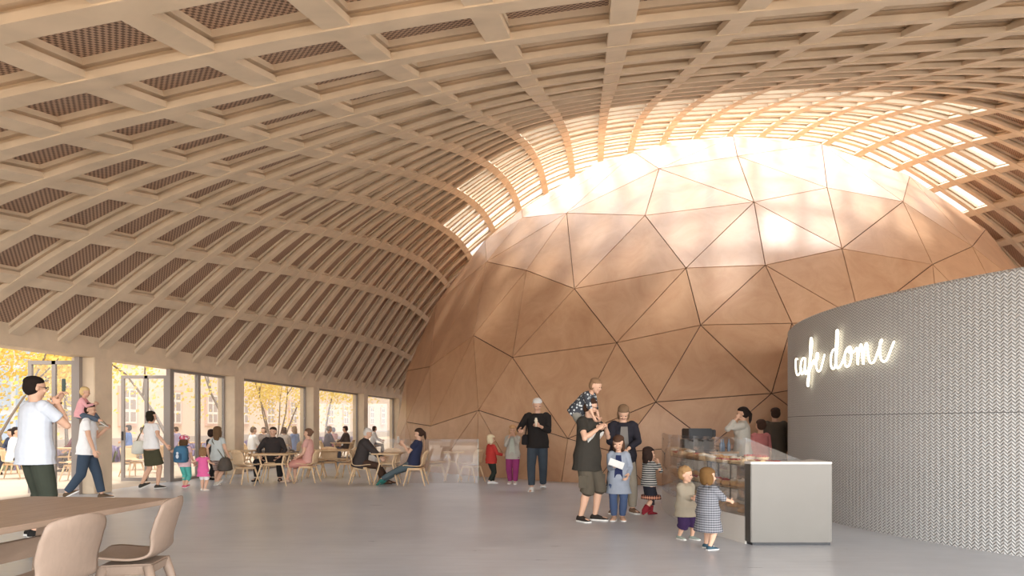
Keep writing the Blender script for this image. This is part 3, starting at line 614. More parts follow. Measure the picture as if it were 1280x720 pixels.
def rib(pts, hw, z0):
    """timber chord, recess and upper chord swept along one grid line"""
    mb = MB(); prof = [(-1, 0), (1, 0), (1, .060), (.45, .062), (.45, .106), (1, .108), (1, .180), (-1, .180), (-1, .108), (-.45, .106), (-.45, .062), (-1, .060)]
    rings = []
    for i, (s, t) in enumerate(pts):
        p = rp(s, t, z0); q0 = rp(*pts[max(i-1, 0)]); q1 = rp(*pts[min(i+1, len(pts)-1)])
        d = (q1-q0).normalized(); n = roof_n(s, t); x = d.cross(n).normalized(); n = x.cross(d).normalized()
        rings.append([p+x*(a*hw)+n*(b-(z0 if b > .1 else 0)) for a, b in prof])
    return mb.loft(rings)
ORD = ['first', 'second', 'third', 'fourth', 'fifth', 'sixth', 'seventh', 'eighth', 'ninth', 'tenth', 'eleventh', 'twelfth', 'thirteenth', 'fourteenth', 'fifteenth', 'sixteenth', 'seventeenth', 'eighteenth', 'nineteenth', 'twentieth']
def ordw(i): return ORD[i] if i < 20 else ('twenty-' if i < 29 else 'thirty-' if i < 39 else 'forty-' if i < 49 else 'fifty-')+ORD[(i-19) % 10-1 if (i-19) % 10 else 9]
for j in range(1, NJ):
    s = S0+DS*j
    o = rib([(s, T0+DT*(I0+q*.5)) for q in range(2*(I1-I0)+1)], .108, .010).build('ceiling_beam', TIMBER)
    tag(o, 'timber purlin running along the hall, %s from the window wall' % ordw(j-1), None, 'purlins of the roof grid', 'structure')
for i in range(I0, I1+1):
    t = T0+DT*i
    o = rib([(S0+DS*q*.5, t) for q in range(2*NJ+1)], .120, 0).build('ceiling_rib', TIMBER)
    tag(o, 'timber arch spanning across the hall, %s from the near end' % ordw(i-I0), None, 'arches of the roof grid', 'structure')
GC = (SCN, 25.5); GS, GT = 8.3, 11.0                 # the skylight is an oval over the dome
def glazed(j, i): return math.hypot((S0+DS*(j+.5)-GC[0])/GS, (T0+DT*(i+.5)-GC[1])/GT) < 1
def panel_mat():
    """brown expanded-metal infill: a lozenge lattice with dark openings"""
    m, nt, b = node_mat('perforated_panel'); uv = N(nt, 'ShaderNodeUVMap'); sp = N(nt, 'ShaderNodeSeparateXYZ'); nt.links.new(uv.outputs[0], sp.inputs[0])
    def mth(op, a, b_=None, v=None):
        n = N(nt, 'ShaderNodeMath', operation=op); nt.links.new(a, n.inputs[0])
        if b_ is not None: nt.links.new(b_, n.inputs[1])
        if v is not None: n.inputs[1].default_value = v
        return n.outputs[0]
    su = mth('SINE', mth('MULTIPLY', sp.outputs[0], None, 2*PI/.075)); sv = mth('SINE', mth('MULTIPLY', sp.outputs[1], None, 2*PI/.05))
    pr = mth('MULTIPLY', su, sv)
    rp_ = N(nt, 'ShaderNodeValToRGB'); rp_.color_ramp.elements[0].position = .42; rp_.color_ramp.elements[1].position = .62
    rp_.color_ramp.elements[0].color = (*lin((190, 158, 132)), 1); rp_.color_ramp.elements[1].color = (*lin((106, 82, 66)), 1)
    ad = mth('ADD', mth('MULTIPLY', pr, None, .5), None, .5)
    nt.links.new(ad, rp_.inputs[0]); nt.links.new(rp_.outputs[0], b.inputs['Base Color']); b.inputs['Roughness'].default_value = .7; return m
PANEL = panel_mat()
mb = MB(); uvs = []
for i in range(I0, I1):
    for j in range(NJ):
        s, t = S0+DS*j, T0+DT*i; q = [(s, t), (s+DS, t), (s+DS, t+DT), (s, t+DT)]
        if glazed(j, i):
            g = MB(); g.hexa([rp(*c, .145) for c in q], [rp(*c, .153) for c in q]); pane = g.build('skylight', ROOFGLASS)
            tag(pane, 'square glass pane of the skylight above the dome', None, 'skylight panes above the dome', 'structure')
        else:
            mb.hexa([rp(*c, .160) for c in q], [rp(*c, .19) for c in q])
            uvs += [(0, 0), (0, DT), (DS, DT), (DS, 0)]+[(0, 0), (DS, 0), (DS, DT), (0, DT)]+[(0, 0)]*16
ce = mb.build('ceiling', PANEL); lay = ce.data.uv_layers.new(name='UVMap'); lay.data.foreach_set('uv', [x for u_ in uvs for x in u_]); tag(ce, 'brown perforated metal panels between the roof timbers', None, None, 'structure')

# ------------------------------------------------------------------ walls of the hall: eave beams and columns
def oriented(mb, c, size): return mb.box(c, size, Rz(-TH))
T_A, T_B = T0+DT*I0, T0+DT*I1; TM = (T_A+T_B)/2; SR = S0+DS*NJ
for nm, s in (('left', S0-.22), ('right', SR+.22)):
    mb = MB(); oriented(mb, st(s, TM, 2.80), (.44, T_B-T_A, .46)); o = mb.build('wall_%s' % nm, TIMBER, bevel=.01); tag(o, 'pale timber eave beam above the %s' % ('terrace windows' if nm == 'left' else 'far side of the hall'), None, None, 'structure')
COLT = [T0+DT*i for i in (-1, 4, 9, 14, 19, 24, 29, 34, 39, 44)]
for n_, s in (('l', S0-.24), ('r', SR+.24)):
    for q, t in enumerate(COLT):
        mb = MB(); oriented(mb, st(s, t, 1.285), (.48, .48, 2.57)); o = mb.build('column', TIMBER, bevel=.012)
        tag(o, 'square timber column of the %s, %s from the near end' % ('window wall' if n_ == 'l' else 'side behind the dome', ORD[q]), None, 'columns of the hall', 'structure')
# glazing between the columns of the terrace side
SW = S0-.30
def glass_bay(n, ta, tb, mulls, label, cat='window'):
    r = thing('window_%d' % n, label, None, st(SW, ta), 0, None, 'structure')
    L = tb-ta
    def part(nm, m, x, y0, y1, z0, z1, th=.06):
        b = MB(); b.box(U*((y0+y1)/2)+V((0, 0, (z0+z1)/2)), (th, y1-y0, z1-z0), Rz(-TH)); return b.build(nm, m, r)
    part('frame', FRAME, 0, 0, .06, 0, 2.57); part('frame', FRAME, 0, L-.06, L, 0, 2.57); part('frame', FRAME, 0, .06, L-.06, 2.51, 2.57); part('frame', FRAME, 0, .06, L-.06, 0, .06)
    for m_ in mulls: part('mullion', FRAME, 0, m_-.05, m_+.05, .06, 2.51, .09)
    e = [.06]+[x for m_ in mulls for x in (m_-.05, m_+.05)]+[L-.06]
    for a, b in zip(e[::2], e[1::2]): part('pane', GLASS, 0, a, b, .06, 2.51, .012)
    return r
glass_bay(1, COLT[0]+.24, COLT[1]-.24, [1.5, 3.0], 'glazed bay nearest the camera in the terrace wall')
glass_bay(2, COLT[2]+2.55, COLT[3]-.24, [1.05], 'glazing beside the open door, behind the woman and children')
for q in range(3, 8):
    glass_bay(q, COLT[q]+.24, COLT[q+1]-.24, [], 'large undivided window, %s bay past the open doors' % ORD[q-3])
def door(n, t, px0, px1, h, label):
    """leaf hinged at the wall and standing open across the terrace"""
    hinge = st(SW-.03, t); Y = hinge.y; x1 = hinge.x; x0 = (px0-640)/F*Y
    r = thing('door_%d' % n, label, None, (x1, Y, 0), 0, None, 'structure'); L = x1-x0
    def part(nm, m, a, b, z0, z1, th=.055, y=0):
        q = MB(); q.box((-(a+b)/2, y, (z0+z1)/2), (b-a, th, z1-z0)); return q.build(nm, m, r)
    for a in (0, L-.07, L*.42): part('frame', FRAME, a, a+.07, .02, h)
    part('frame', FRAME, .07, L-.07, h-.07, h); part('frame', FRAME, .07, L-.07, .02, .10)
    part('pane', GLASS, .07, L*.42, .10, h-.07, .012); part('pane', GLASS, L*.42+.07, L-.07, .10, h-.07, .012)
    part('handle', BLACK, L-.06, L-.03, .95, 1.15, .12)
    q = MB(); q.box((.045, 0, 1.285), (.09, .10, 2.57)); q.build('post', FRAME, r)
door(1, COLT[2]-.30, 36, 104, 2.50, 'glazed door leaf standing open beside the man with the phone')
door(2, COLT[2]+2.45, 152, 210, 2.42, 'glazed door leaf standing open behind the woman with the white bag')

# ------------------------------------------------------------------ floors
def floor_mat():
    m, nt, b = node_mat('polished_concrete'); tc = N(nt, 'ShaderNodeTexCoord')
    n1 = N(nt, 'ShaderNodeTexNoise'); n1.inputs['Scale'].default_value = .55; n1.inputs['Detail'].default_value = 8; n1.inputs['Roughness'].default_value = .62
    mp = N(nt, 'ShaderNodeMapping'); mp.inputs['Scale'].default_value = (.7, 5, 1); n2 = N(nt, 'ShaderNodeTexNoise'); n2.inputs['Scale'].default_value = 2.2; n2.inputs['Detail'].default_value = 6
    nt.links.new(tc.outputs['Object'], n1.inputs['Vector']); nt.links.new(tc.outputs['Object'], mp.inputs[0]); nt.links.new(mp.outputs[0], n2.inputs['Vector'])
    r1 = N(nt, 'ShaderNodeValToRGB'); r1.color_ramp.elements[0].position = .3; r1.color_ramp.elements[1].position = .72
    r1.color_ramp.elements[0].color = (*lin((186, 189, 194)), 1); r1.color_ramp.elements[1].color = (*lin((214, 216, 219)), 1)
    mx = N(nt, 'ShaderNodeMix', data_type='RGBA', blend_type='MULTIPLY'); mx.inputs[0].default_value = .35
    nt.links.new(n1.outputs['Fac'], r1.inputs[0]); nt.links.new(r1.outputs[0], mx.inputs[6]); nt.links.new(n2.outputs['Fac'], mx.inputs[7])
    g = N(nt, 'ShaderNodeGamma'); g.inputs[1].default_value = .95; nt.links.new(mx.outputs[2], g.inputs[0]); nt.links.new(g.outputs[0], b.inputs['Base Color'])
    ro = N(nt, 'ShaderNodeMapRange'); ro.inputs[3].default_value = .22; ro.inputs[4].default_value = .42; nt.links.new(n2.outputs['Fac'], ro.inputs[0]); nt.links.new(ro.outputs[0], b.inputs['Roughness'])
    b.inputs['Specular IOR Level'].default_value = .45
    bp = N(nt, 'ShaderNodeBump'); bp.inputs['Strength'].default_value = .06; bp.inputs['Distance'].default_value = .02; nt.links.new(n2.outputs['Fac'], bp.inputs['Height']); nt.links.new(bp.outputs[0], b.inputs['Normal'])
    return m
mb = MB(); q = [st(S0-.35, T_A), st(SR+.35, T_A), st(SR+.35, T_B), st(S0-.35, T_B)]; mb.hexa([p-V((0, 0, .1)) for p in q], q)
tag(mb.build('floor', floor_mat()), 'polished grey concrete floor', None, None, 'structure')
PAVE = mat('terrace_paving', (206, 186, 164), .85, .2, vary=.08, scale=1.2)
mb = MB(); q = [V((-70, -25, -.11)), V((60, -25, -.11)), V((60, 130, -.11)), V((-70, 130, -.11))]; mb.hexa([p-V((0, 0, .2)) for p in q], q)
tag(mb.build('ground', PAVE), 'sandy ground around the hall', None, None, 'structure')
mb = MB(); q = [st(-21, 0, -.012), st(S0-.35, 0, -.012), st(S0-.35, 60, -.012), st(-21, 60, -.012)]; mb.hexa([p-V((0, 0, .09)) for p in q], q)
tag(mb.build('terrace', PAVE), 'pale sandy terrace outside the windows', None, None, 'structure')

# ------------------------------------------------------------------ geodesic dome
DD = 24.9; DC = V((.27435*DD, DD, EYE-.05505*DD)); DR = .44266*DD
def unproj(px, py):
    d = V(((px-640)/F, 1, (HY-py)/F)).normalized(); c = DC-V((0, 0, EYE)); b = d.dot(c); disc = max(0, b*b-(c.length_squared-DR*DR)); return (d*(b-math.sqrt(disc))-c).normalized()
DV = [unproj(*p) for p in [(608.3,327.1),(657.9,337.9),(717.9,360.8),(591.7,419.2),(640.4,446.7),(770.8,428.3),(857.5,335),(875.8,406.3),(956.7,331.3),(537.5,458.3),(597.9,512.9),(537.9,532.5),(507.9,527.5),(819.6,502.5),(964.6,491.7),(709.6,548.3),(921.7,195),(942.5,252.5),(1034,234.6),(1052.5,310.8),(1128.8,252),(1165.8,330.4),(1215.4,308),(708.3,266.3),(806.3,269.2),(653.3,272),(823.8,210.8),(745.8,203.3),(771,566),(890,556),(990,404),(1075,400),(1030,480)]]
def geodesic(n):
    p = (1+5**.5)/2; v = [V(x).normalized() for x in [(-1,p,0),(1,p,0),(-1,-p,0),(1,-p,0),(0,-1,p),(0,1,p),(0,-1,-p),(0,1,-p),(p,0,-1),(p,0,1),(-p,0,-1),(-p,0,1)]]
    out = {}
    for a in range(12):
        for b in range(a+1, 12):
            for c in range(b+1, 12):
                if max((v[a]-v[b]).length, (v[b]-v[c]).length, (v[a]-v[c]).length) < 1.1:
                    for i in range(n+1):
                        for j in range(n+1-i):
                            q = (v[a]*i+v[b]*j+v[c]*(n-i-j)).normalized(); out[tuple(round(x, 4) for x in q)] = q
    return list(out.values())
E_ = Matrix.Rotation(.35, 3, 'Z') @ Matrix.Rotation(.2, 3, 'X')
for q in [E_ @ g for g in geodesic(5)]:
    if all((q-p).length > .165 for p in DV): DV.append(q)
b = bmesh.new()
for p in DV: b.verts.new(p)
bmesh.ops.convex_hull(b, input=b.verts); b.faces.ensure_lookup_table()
TRI = [[v_.co.copy() for v_ in f.verts] for f in b.faces]; b.free()
def clay_mat():
    m, nt, b = node_mat('clay_plaster'); tc = N(nt, 'ShaderNodeTexCoord')
    n1 = N(nt, 'ShaderNodeTexNoise'); n1.inputs['Scale'].default_value = 1.1; n1.inputs['Detail'].default_value = 9; n1.inputs['Roughness'].default_value = .68; n1.inputs['Distortion'].default_value = 1.2
    nt.links.new(tc.outputs['Object'], n1.inputs['Vector'])
    r1 = N(nt, 'ShaderNodeValToRGB'); r1.color_ramp.elements[0].position = .32; r1.color_ramp.elements[1].position = .7
    r1.color_ramp.elements[0].color = (*lin((190, 146, 110)), 1); r1.color_ramp.elements[1].color = (*lin((210, 170, 133)), 1)
    nt.links.new(n1.outputs['Fac'], r1.inputs[0]); nt.links.new(r1.outputs[0], b.inputs['Base Color'])
    b.inputs['Roughness'].default_value = .5; b.inputs['Specular IOR Level'].default_value = .5; b.inputs['Coat Weight'].default_value = .6; b.inputs['Coat Roughness'].default_value = .32
    bp = N(nt, 'ShaderNodeBump'); bp.inputs['Strength'].default_value = .15; bp.inputs['Distance'].default_value = .02; nt.links.new(n1.outputs['Fac'], bp.inputs['Height']); nt.links.new(bp.outputs[0], b.inputs['Normal'])
    return m
CLAY = clay_mat(); SEAM = mat('dark_joint', (84, 62, 48), .9)
dome = thing('dome', 'large geodesic dome of triangular clay-coloured panels standing in the hall', 'dome', (DC.x, DC.y, 0))
dz = V((0, 0, DC.z)); core = MB(); rest = MB(); k_ = 0
def clip(poly, zmin=0.0):
    out = []
    for a, c in zip(poly, poly[1:]+poly[:1]):
        if a.z >= zmin: out.append(a)
        if (a.z >= zmin) != (c.z >= zmin): out.append(a.lerp(c, (zmin-a.z)/(c.z-a.z)))
    return out
for T in TRI:
    P = [p*DR+dz for p in T]
    n = (P[1]-P[0]).cross(P[2]-P[0]).normalized(); c = sum(P, V())/3
    if n.dot(c-dz) < 0: P = [P[0], P[2], P[1]]; n = -n
    cp = clip(P)
    if len(cp) < 3: continue
    core.add([p-n*.03 for p in cp], [tuple(range(len(cp)))])
    ins = []
    for i in range(3):
        a, b_, c_ = P[i], P[(i+1) % 3], P[(i+2) % 3]; u1 = (b_-a).normalized(); u2 = (c_-a).normalized(); ang = u1.angle(u2)
        ins.append(a+(u1+u2).normalized()*(.010/math.sin(ang/2)))
    ins = clip(ins, .0)
    if len(ins) < 3: continue
    cw = c+V((DC.x, DC.y, 0)); vis = n.dot(V((0, 0, EYE))-cw) > -.3
    t_ = MB() if vis and k_ < 100 else rest
    t_.hexa([p-n*.04 for p in ins], ins)
    if t_ is not rest: t_.build('panel', CLAY, dome); k_ += 1
core.build('joint', SEAM, dome); o = rest.build('panel', CLAY, dome); o['kind'] = 'stuff'

# ------------------------------------------------------------------ curved cafe wall with woven relief
WC = V((9.66, 9.5, 0)); WR = 5.4; WH = 2.86
def weave_mat():
    m, nt, b = node_mat('woven_wall'); uv = N(nt, 'ShaderNodeUVMap'); sp = N(nt, 'ShaderNodeSeparateXYZ'); nt.links.new(uv.outputs[0], sp.inputs[0])
    def mth(op, a, b_=None, v=None):
        n = N(nt, 'ShaderNodeMath', operation=op); nt.links.new(a, n.inputs[0])
        if b_ is not None: nt.links.new(b_, n.inputs[1])
        if v is not None: n.inputs[1].default_value = v
        return n.outputs[0]
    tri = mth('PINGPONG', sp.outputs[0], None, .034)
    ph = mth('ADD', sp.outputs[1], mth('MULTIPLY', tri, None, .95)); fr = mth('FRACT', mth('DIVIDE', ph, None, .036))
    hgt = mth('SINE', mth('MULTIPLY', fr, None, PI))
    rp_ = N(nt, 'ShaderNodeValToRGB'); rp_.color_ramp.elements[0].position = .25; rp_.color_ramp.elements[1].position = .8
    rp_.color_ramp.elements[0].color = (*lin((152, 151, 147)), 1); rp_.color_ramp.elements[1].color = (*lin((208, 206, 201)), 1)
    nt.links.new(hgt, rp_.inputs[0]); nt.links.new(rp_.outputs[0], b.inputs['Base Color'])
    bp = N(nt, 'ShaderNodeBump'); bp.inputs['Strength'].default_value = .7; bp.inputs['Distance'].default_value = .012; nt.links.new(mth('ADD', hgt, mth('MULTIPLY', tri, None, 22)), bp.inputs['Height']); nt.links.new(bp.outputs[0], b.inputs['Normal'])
    b.inputs['Roughness'].default_value = .75; return m
def wallpt(a, z, r=WR): return WC+V((r*math.cos(a), r*math.sin(a), z))
A0, A1, AN = PI*.55, PI*1.48, 150
vs, fs, uvs = [], [], []
for i in range(AN+1):
    a = A0+(A1-A0)*i/AN
    for r, z in ((WR, 0), (WR, 1.425), (WR, WH-.03), (WR-.03, WH), (WR-.25, WH), (WR-.25, 0)): vs.append(wallpt(a, z, r))
for i in range(AN):
    for k in range(5):
        fs.append((i*6+k, i*6+k+1, i*6+k+7, i*6+k+6)); u0 = (A0+(A1-A0)*i/AN)*WR; u1 = (A0+(A1-A0)*(i+1)/AN)*WR; zz = (0, 1.425, WH-.03, WH, WH+.22, 2*WH)
        uvs += [(u0, zz[k]), (u0, zz[k+1]), (u1, zz[k+1]), (u1, zz[k])]
fs += [tuple(range(6)), tuple(AN*6+k for k in reversed(range(6)))]; uvs += [(0, 0)]*12
me = bpy.data.meshes.new('cafe_wall'); me.from_pydata(vs, [], fs); lay = me.uv_layers.new(name='UVMap'); lay.data.foreach_set('uv', [x for q in uvs for x in q]); me.update()
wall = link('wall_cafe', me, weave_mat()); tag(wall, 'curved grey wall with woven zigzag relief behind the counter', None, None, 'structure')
mb = MB(); n_ = 100
mb.loft([[wallpt(A0+(A1-A0)*i/n_, 1.425+dz_, WR+dr) for dr, dz_ in ((-.01, -.004), (.0015, -.004), (.0015, .004), (-.01, .004))] for i in range(n_+1)]); mb.build('seam', mat('wall_seam', (112, 110, 106), .8), wall)

# neon lettering on the curved wall
def on_wall(x, y, r):
    px, py = 980+x/7.2, 400+y/7.2; d = V(((px-640)/F, 1, (HY-py)/F)); o_ = V((0, 0, EYE))-WC
    a = d.x**2+d.y**2; bb = o_.x*d.x+o_.y*d.y; cc = o_.x**2+o_.y**2-r*r; l = (-bb-math.sqrt(max(0, bb*bb-a*cc)))/a; return V((0, 0, EYE))+d*l
STROKES = [
 [(122,352),(108,352),(106,400),(108,450),(116,488),(128,496),(142,478),(158,440)],
 [(188,345),(170,345),(155,380),(150,430),(154,478),(166,486),(180,460),(188,400),(190,345),(188,420),(190,476),(200,484),(214,455),(232,390),(246,300),(253,215),(250,165),(240,168),(236,240),(232,350),(227,450),(224,540),(218,594),(210,575),(216,520),(232,455),(252,395),(266,362)],
 [(266,362),(270,395),(286,380),(304,345),(306,304),(296,300),(288,345),(290,410),(300,452),(316,462),(332,440),(348,380),(364,314)],
 [(462,268),(444,268),(426,310),(420,370),(426,420),(442,440),(458,420),(470,350),(480,240),(487,140),(486,98),(474,100),(470,180),(466,290),(468,380),(478,428),(494,430),(512,405),(530,365),(548,310),(566,262)],
 [(590,242),(568,256),(550,300),(545,360),(554,408),(572,420),(592,395),(604,340),(606,280),(594,242),(580,252),(582,285),(604,298),(632,282),(656,252)],
 [(656,252),(660,300),(662,350),(664,402),(668,330),(682,250),(694,220),(702,280),(708,340),(714,398),(718,320),(730,240),(744,208),(750,260),(758,320),(770,368),(786,388),(806,378),(826,340),(846,280)],
 [(846,280),(864,225),(882,186),(872,182),(864,215),(862,280),(870,340),(888,370),(910,372),(934,340),(960,270),(990,196)]]
NEON = emit('neon_tube', (255, 244, 216), 3.0)
sign = thing('neon_sign', 'glowing neon script reading cafe dome on the grey woven wall', 'sign', on_wall(545, 300, WR+.05))
def smooth_path(P):
    out = []
    for i in range(len(P)-1):
        p0, p1, p2, p3 = P[max(i-1, 0)], P[i], P[i+1], P[min(i+2, len(P)-1)]
        for q in range(5):
            t = q/5; out.append(tuple(.5*(2*p1[k]+(p2[k]-p0[k])*t+(2*p0[k]-5*p1[k]+4*p2[k]-p3[k])*t*t+(3*p1[k]-p0[k]-3*p2[k]+p3[k])*t**3) for k in (0, 1)))
    return out+[P[-1]]
letters = [STROKES[0], STROKES[1][:17], STROKES[1][16:], STROKES[2], STROKES[3], STROKES[4], STROKES[5], STROKES[6]]
for L_ in letters:
    mb = MB(); pts = [on_wall(x, y, WR+.05)-sign.location for x, y in smooth_path(L_)]
    mb.tube(pts, .0125, 8); mb.ell(pts[0], .0125, None, 8, 6); mb.ell(pts[-1], .0125, None, 8, 6); mb.build('letter', NEON, sign, True)
for x, y in ((128, 490), (236, 300), (316, 460), (442, 438), (572, 418), (712, 390), (786, 386), (890, 370)):
    mb = MB(); mb.tube([on_wall(x, y, WR+.05)-sign.location, on_wall(x, y, WR-.005)-sign.location], .008, 6); mb.build('bracket', STEEL, sign)

# ------------------------------------------------------------------ pastry counter: curved glass case with a steel end cabinet
CR, CI = 7.40, 6.66
def ct(a, r, z=0): return WC+V((r*math.cos(a), r*math.sin(a), z))
def arc_prism(mb, a0, a1, r0, r1, z0, z1, n=24, m=0):
    return mb.loft([[ct(a0+(a1-a0)*i/n, r, z) for r, z in ((r0, z0), (r1, z0), (r1, z1), (r0, z1))] for i in range(n+1)], m)
aa = lambda Y, r: PI-math.asin((Y-WC.y)/r)
AF, AM, AB = aa(7.36, CR), aa(7.46, CR), aa(11.75, CR)
CREAM = mat('cream_lacquer', (214, 208, 198), .35, .4)
case = thing('pastry_case', 'long curved glass pastry case on a cream plinth', 'display case', ct((AM+AB)/2, (CR+CI)/2))
def rel(mb): c = case.location; mb.v = [tuple(V(p)-c) for p in mb.v]; return mb
rel(arc_prism(MB(), AM, AB, CI, CR, 0, .30)).build('plinth', CREAM, case)
for z in (.585, .86): rel(arc_prism(MB(), AM, AB, CI+.02, CR-.025, z-.012, z)).build('shelf', CASEGLASS, case)
NP = 7
for i in range(NP):
    a, b_ = AM+(AB-AM)*i/NP, AM+(AB-AM)*(i+1)/NP
    rel(arc_prism(MB(), a+.0006, b_-.0006, CR-.012, CR, .30, 1.16, 4)).build('pane', CASEGLASS, case)
for i in range(NP+1):
    a = AM+(AB-AM)*i/NP; mb = MB(); mb.tube([ct(a, CI+.02, .30), ct(a, CI+.02, .86)], .010, 8); rel(mb).build('post', STEEL, case)
for a in (AM, AB):
    mb = MB(); P = [ct(a, CI, .30), ct(a, CR, .30), ct(a, CR, 1.16), ct(a, CI, .90)]; tt = V((-math.sin(a), math.cos(a), 0))*.006
    mb.hexa([p-tt for p in P], [p+tt for p in P]); rel(mb).build('end_pane', CASEGLASS, case)
rel(arc_prism(MB(), AM, AB, CI, CI+.02, .30, .86)).build('back_panel', glass_mat('rear_glass', (.85, .83, .8), 1.0, .12), case)
mb = MB(); rp4 = lambda x, y: V((x, y, 0))
x0, x1, yf = (940.5-640)/F*7.36, (1040-640)/F*7.36, 7.36
cabP = [ct(AF, CR), V((x1, yf, 0)), V((3.52, 8.05, 0)), ct(AM-.002, CI-.0, 0), ct(AM-.002, CR, 0)]
cen = sum(cabP, V())/5
cab = thing('counter_cabinet', 'brushed steel end cabinet of the cafe counter', 'counter', cen)
mb.hexa([p-cen+V((0, 0, .03)) for p in cabP], [p-cen+V((0, 0, .875)) for p in cabP]); mb.build('body', STEEL, cab, bevel=.006)
mb = MB(); mb.hexa([(p-cen)*1.004+V((0, 0, .875)) for p in cabP], [(p-cen)*1.004+V((0, 0, .90)) for p in cabP]); mb.build('worktop', mat('pale_worktop', (206, 200, 192), .3, .4), cab, bevel=.004)
mb = MB(); mb.hexa([(p-cen)*.96 for p in cabP], [(p-cen)*.96+V((0, 0, .03)) for p in cabP]); mb.build('kick_plate', BLACK, cab)

BUN = mat('baked_crust', (206, 156, 98), .6, .3, vary=.25, scale=30); BUN2 = mat('pale_bake', (226, 194, 146), .65, .3, vary=.18, scale=30); RED = mat('berry_glaze', (176, 42, 38), .25, .6, vary=.25, scale=40); CREAMF = mat('cream_filling', (240, 228, 208), .5); CHOC = mat('chocolate', (88, 54, 38), .4)
def proto_pastries():
    out = []
    mb = MB(); mb.lathe([(.0, .0), (.040, .0), (.052, .014), (.048, .034), (.026, .048), (0, .052)], 16); o = mb.build('bun', BUN, None, True); out.append((o, 'golden round bun', 'bun'))
    mb = MB(); P = [V((.075*math.sin(t), .045-.06*math.cos(t)*1.0, .022)) for t in np.linspace(-1.35, 1.35, 9)]
    mb.tube(P, [(.008+.021*math.cos(t*1.08)**1) for t in np.linspace(-1.35, 1.35, 9)], 10)
    for q in (2, 4, 6): mb.tube([P[q]-(P[q+1]-P[q-1]).normalized()*.006, P[q]+(P[q+1]-P[q-1]).normalized()*.006], [.028, .028], 10)
    o = mb.build('croissant', BUN, None, True); out.append((o, 'curved croissant', 'croissant'))
    o = thing('berry_tart', '', 'tart'); mb = MB(); mb.lathe([(0, 0), (.045, 0), (.058, .024), (.052, .026), (.046, .018), (0, .018)], 16); mb.build('crust', BUN2, o, True)
    mb = MB()
    for q in range(9): a = q*2.4; r_ = .016*math.sqrt(q); mb.ell((r_*math.cos(a), r_*math.sin(a), .028), .014, None, 8, 6)
    mb.build('berries', RED, o, True); out.append((o, 'red berry tart', 'tart'))
    o = thing('cream_cake', '', 'cake'); mb = MB(); mb.lathe([(0, 0), (.05, 0), (.05, .035), (0, .035)], 16); mb.build('sponge', BUN2, o); mb = MB(); mb.lathe([(0, .035), (.051, .035), (.051, .05), (.02, .056), (0, .07)], 16); mb.build('icing', CREAMF, o, True); out.append((o, 'small cake with cream icing', 'cake'))
    mb = MB(); mb.tube([(-.09, 0, .022), (-.07, 0, .026), (0, 0, .03), (.07, 0, .026), (.09, 0, .022)], [(.012, .010), (.028, .022), (.032, .026), (.028, .022), (.012, .010)], 12, ref=(0, 1, 0)); o = mb.build('bread_roll', BUN2, None, True); out.append((o, 'long pale bread roll', 'bread'))
    return out
PROT = proto_pastries(); used = [0]*len(PROT)
LEVELS = [(.30, 'on the bottom of the glass pastry case', (0, 4, 1, 4)), (.585, 'on the middle shelf of the glass pastry case', (1, 0, 3, 2)), (.86, 'on the top shelf of the glass pastry case', (4, 2, 3, 1))]
rs = random.Random(11)
for z, where, kinds in LEVELS:
    n_ = 26
    for i in range(n_):
        for r_ in (CR-.17, CR-.36):
            a = AM+.02+(AB-AM-.04)*(i+.5)/n_; kk = kinds[(i//3+(0 if r_ > CR-.2 else 1)) % 4]
            if rs.random() < .10: continue
            o, lb, ct_ = PROT[kk]
            if used[kk]: o = copy_tree(o)
            used[kk] += 1
            o.location = ct(a, r_+rs.uniform(-.02, .02), z+.001); o.rotation_euler = (0, 0, rs.uniform(0, 6)); o.scale = (rs.uniform(.95, 1.15),)*3
            tag(o, '%s %s' % (lb, where), ct_, '%ss %s' % (lb, where))
for k in range(3):
    o = copy_tree(PROT[2][0]); o.location = ct(AM-.035-.018*k, CR-.40-.07*(k % 2), .90); o.scale = (1.25,)*3; tag(o, 'red berry tart standing on the worktop of the steel cabinet', 'tart', 'berry tarts on the steel cabinet')

# back counter with coffee machine
BC = V((3.18, 11.35, 0))
bc = thing('back_counter', 'cream service counter behind the pastry case carrying a coffee machine', 'counter', BC, .25)
mb = MB(); mb.box((0, 0, .43), (.95, .50, .80)); mb.build('body', CREAM, bc, bevel=.008); mb = MB(); mb.box((0, 0, .845), (1.0, .55, .03)); mb.build('worktop', mat('timber_worktop', (178, 148, 120), .5), bc, bevel=.004); mb = MB(); mb.box((0, 0, .015), (.9, .46, .03)); mb.build('kick_plate', BLACK, bc)
cm = thing('coffee_machine', 'coffee machine with black top and steel body behind the pastry case', 'coffee machine', BC+V((-.08, 0, .86)), .12)
mb = MB(); mb.box((0, .06, .10), (.52, .22, .20)); mb.box((0, .0, .015), (.54, .36, .03)); mb.build('body', STEEL, cm, bevel=.008)
mb = MB(); mb.box((-.02, .02, .295), (.40, .34, .17)); mb.build('top_housing', BLACK, cm, bevel=.012)
for x in (-.17, 0, .15):
    mb = MB(); mb.tube([(x, -.09, .215), (x, -.09, .175)], .03, 12); mb.tube([(x, -.09, .185), (x, -.22, .178)], .012, 8); mb.build('group_head', STEEL, cm, True)
mb = MB(); mb.box((.22, -.06, .30), (.06, .14, .12)); mb.build('side_panel', BLACK, cm, bevel=.01)
BOT = mat('bottle_glass', (120, 140, 160), .15, .5)
for k, x in enumerate((.24, .31, .385)):
    mb = MB(); mb.lathe([(0, 0), (.027, 0), (.028, .12), (.012, .16), (.011, .20), (.013, .205), (0, .205)], 14); o = mb.build('bottle', BOT, None, True); o.location = BC+Rz(.25) @ V((x, -.15+.05*(k % 2), .86)); tag(o, 'slim blue-grey bottle beside the coffee machine', 'bottle', 'bottles beside the coffee machine')

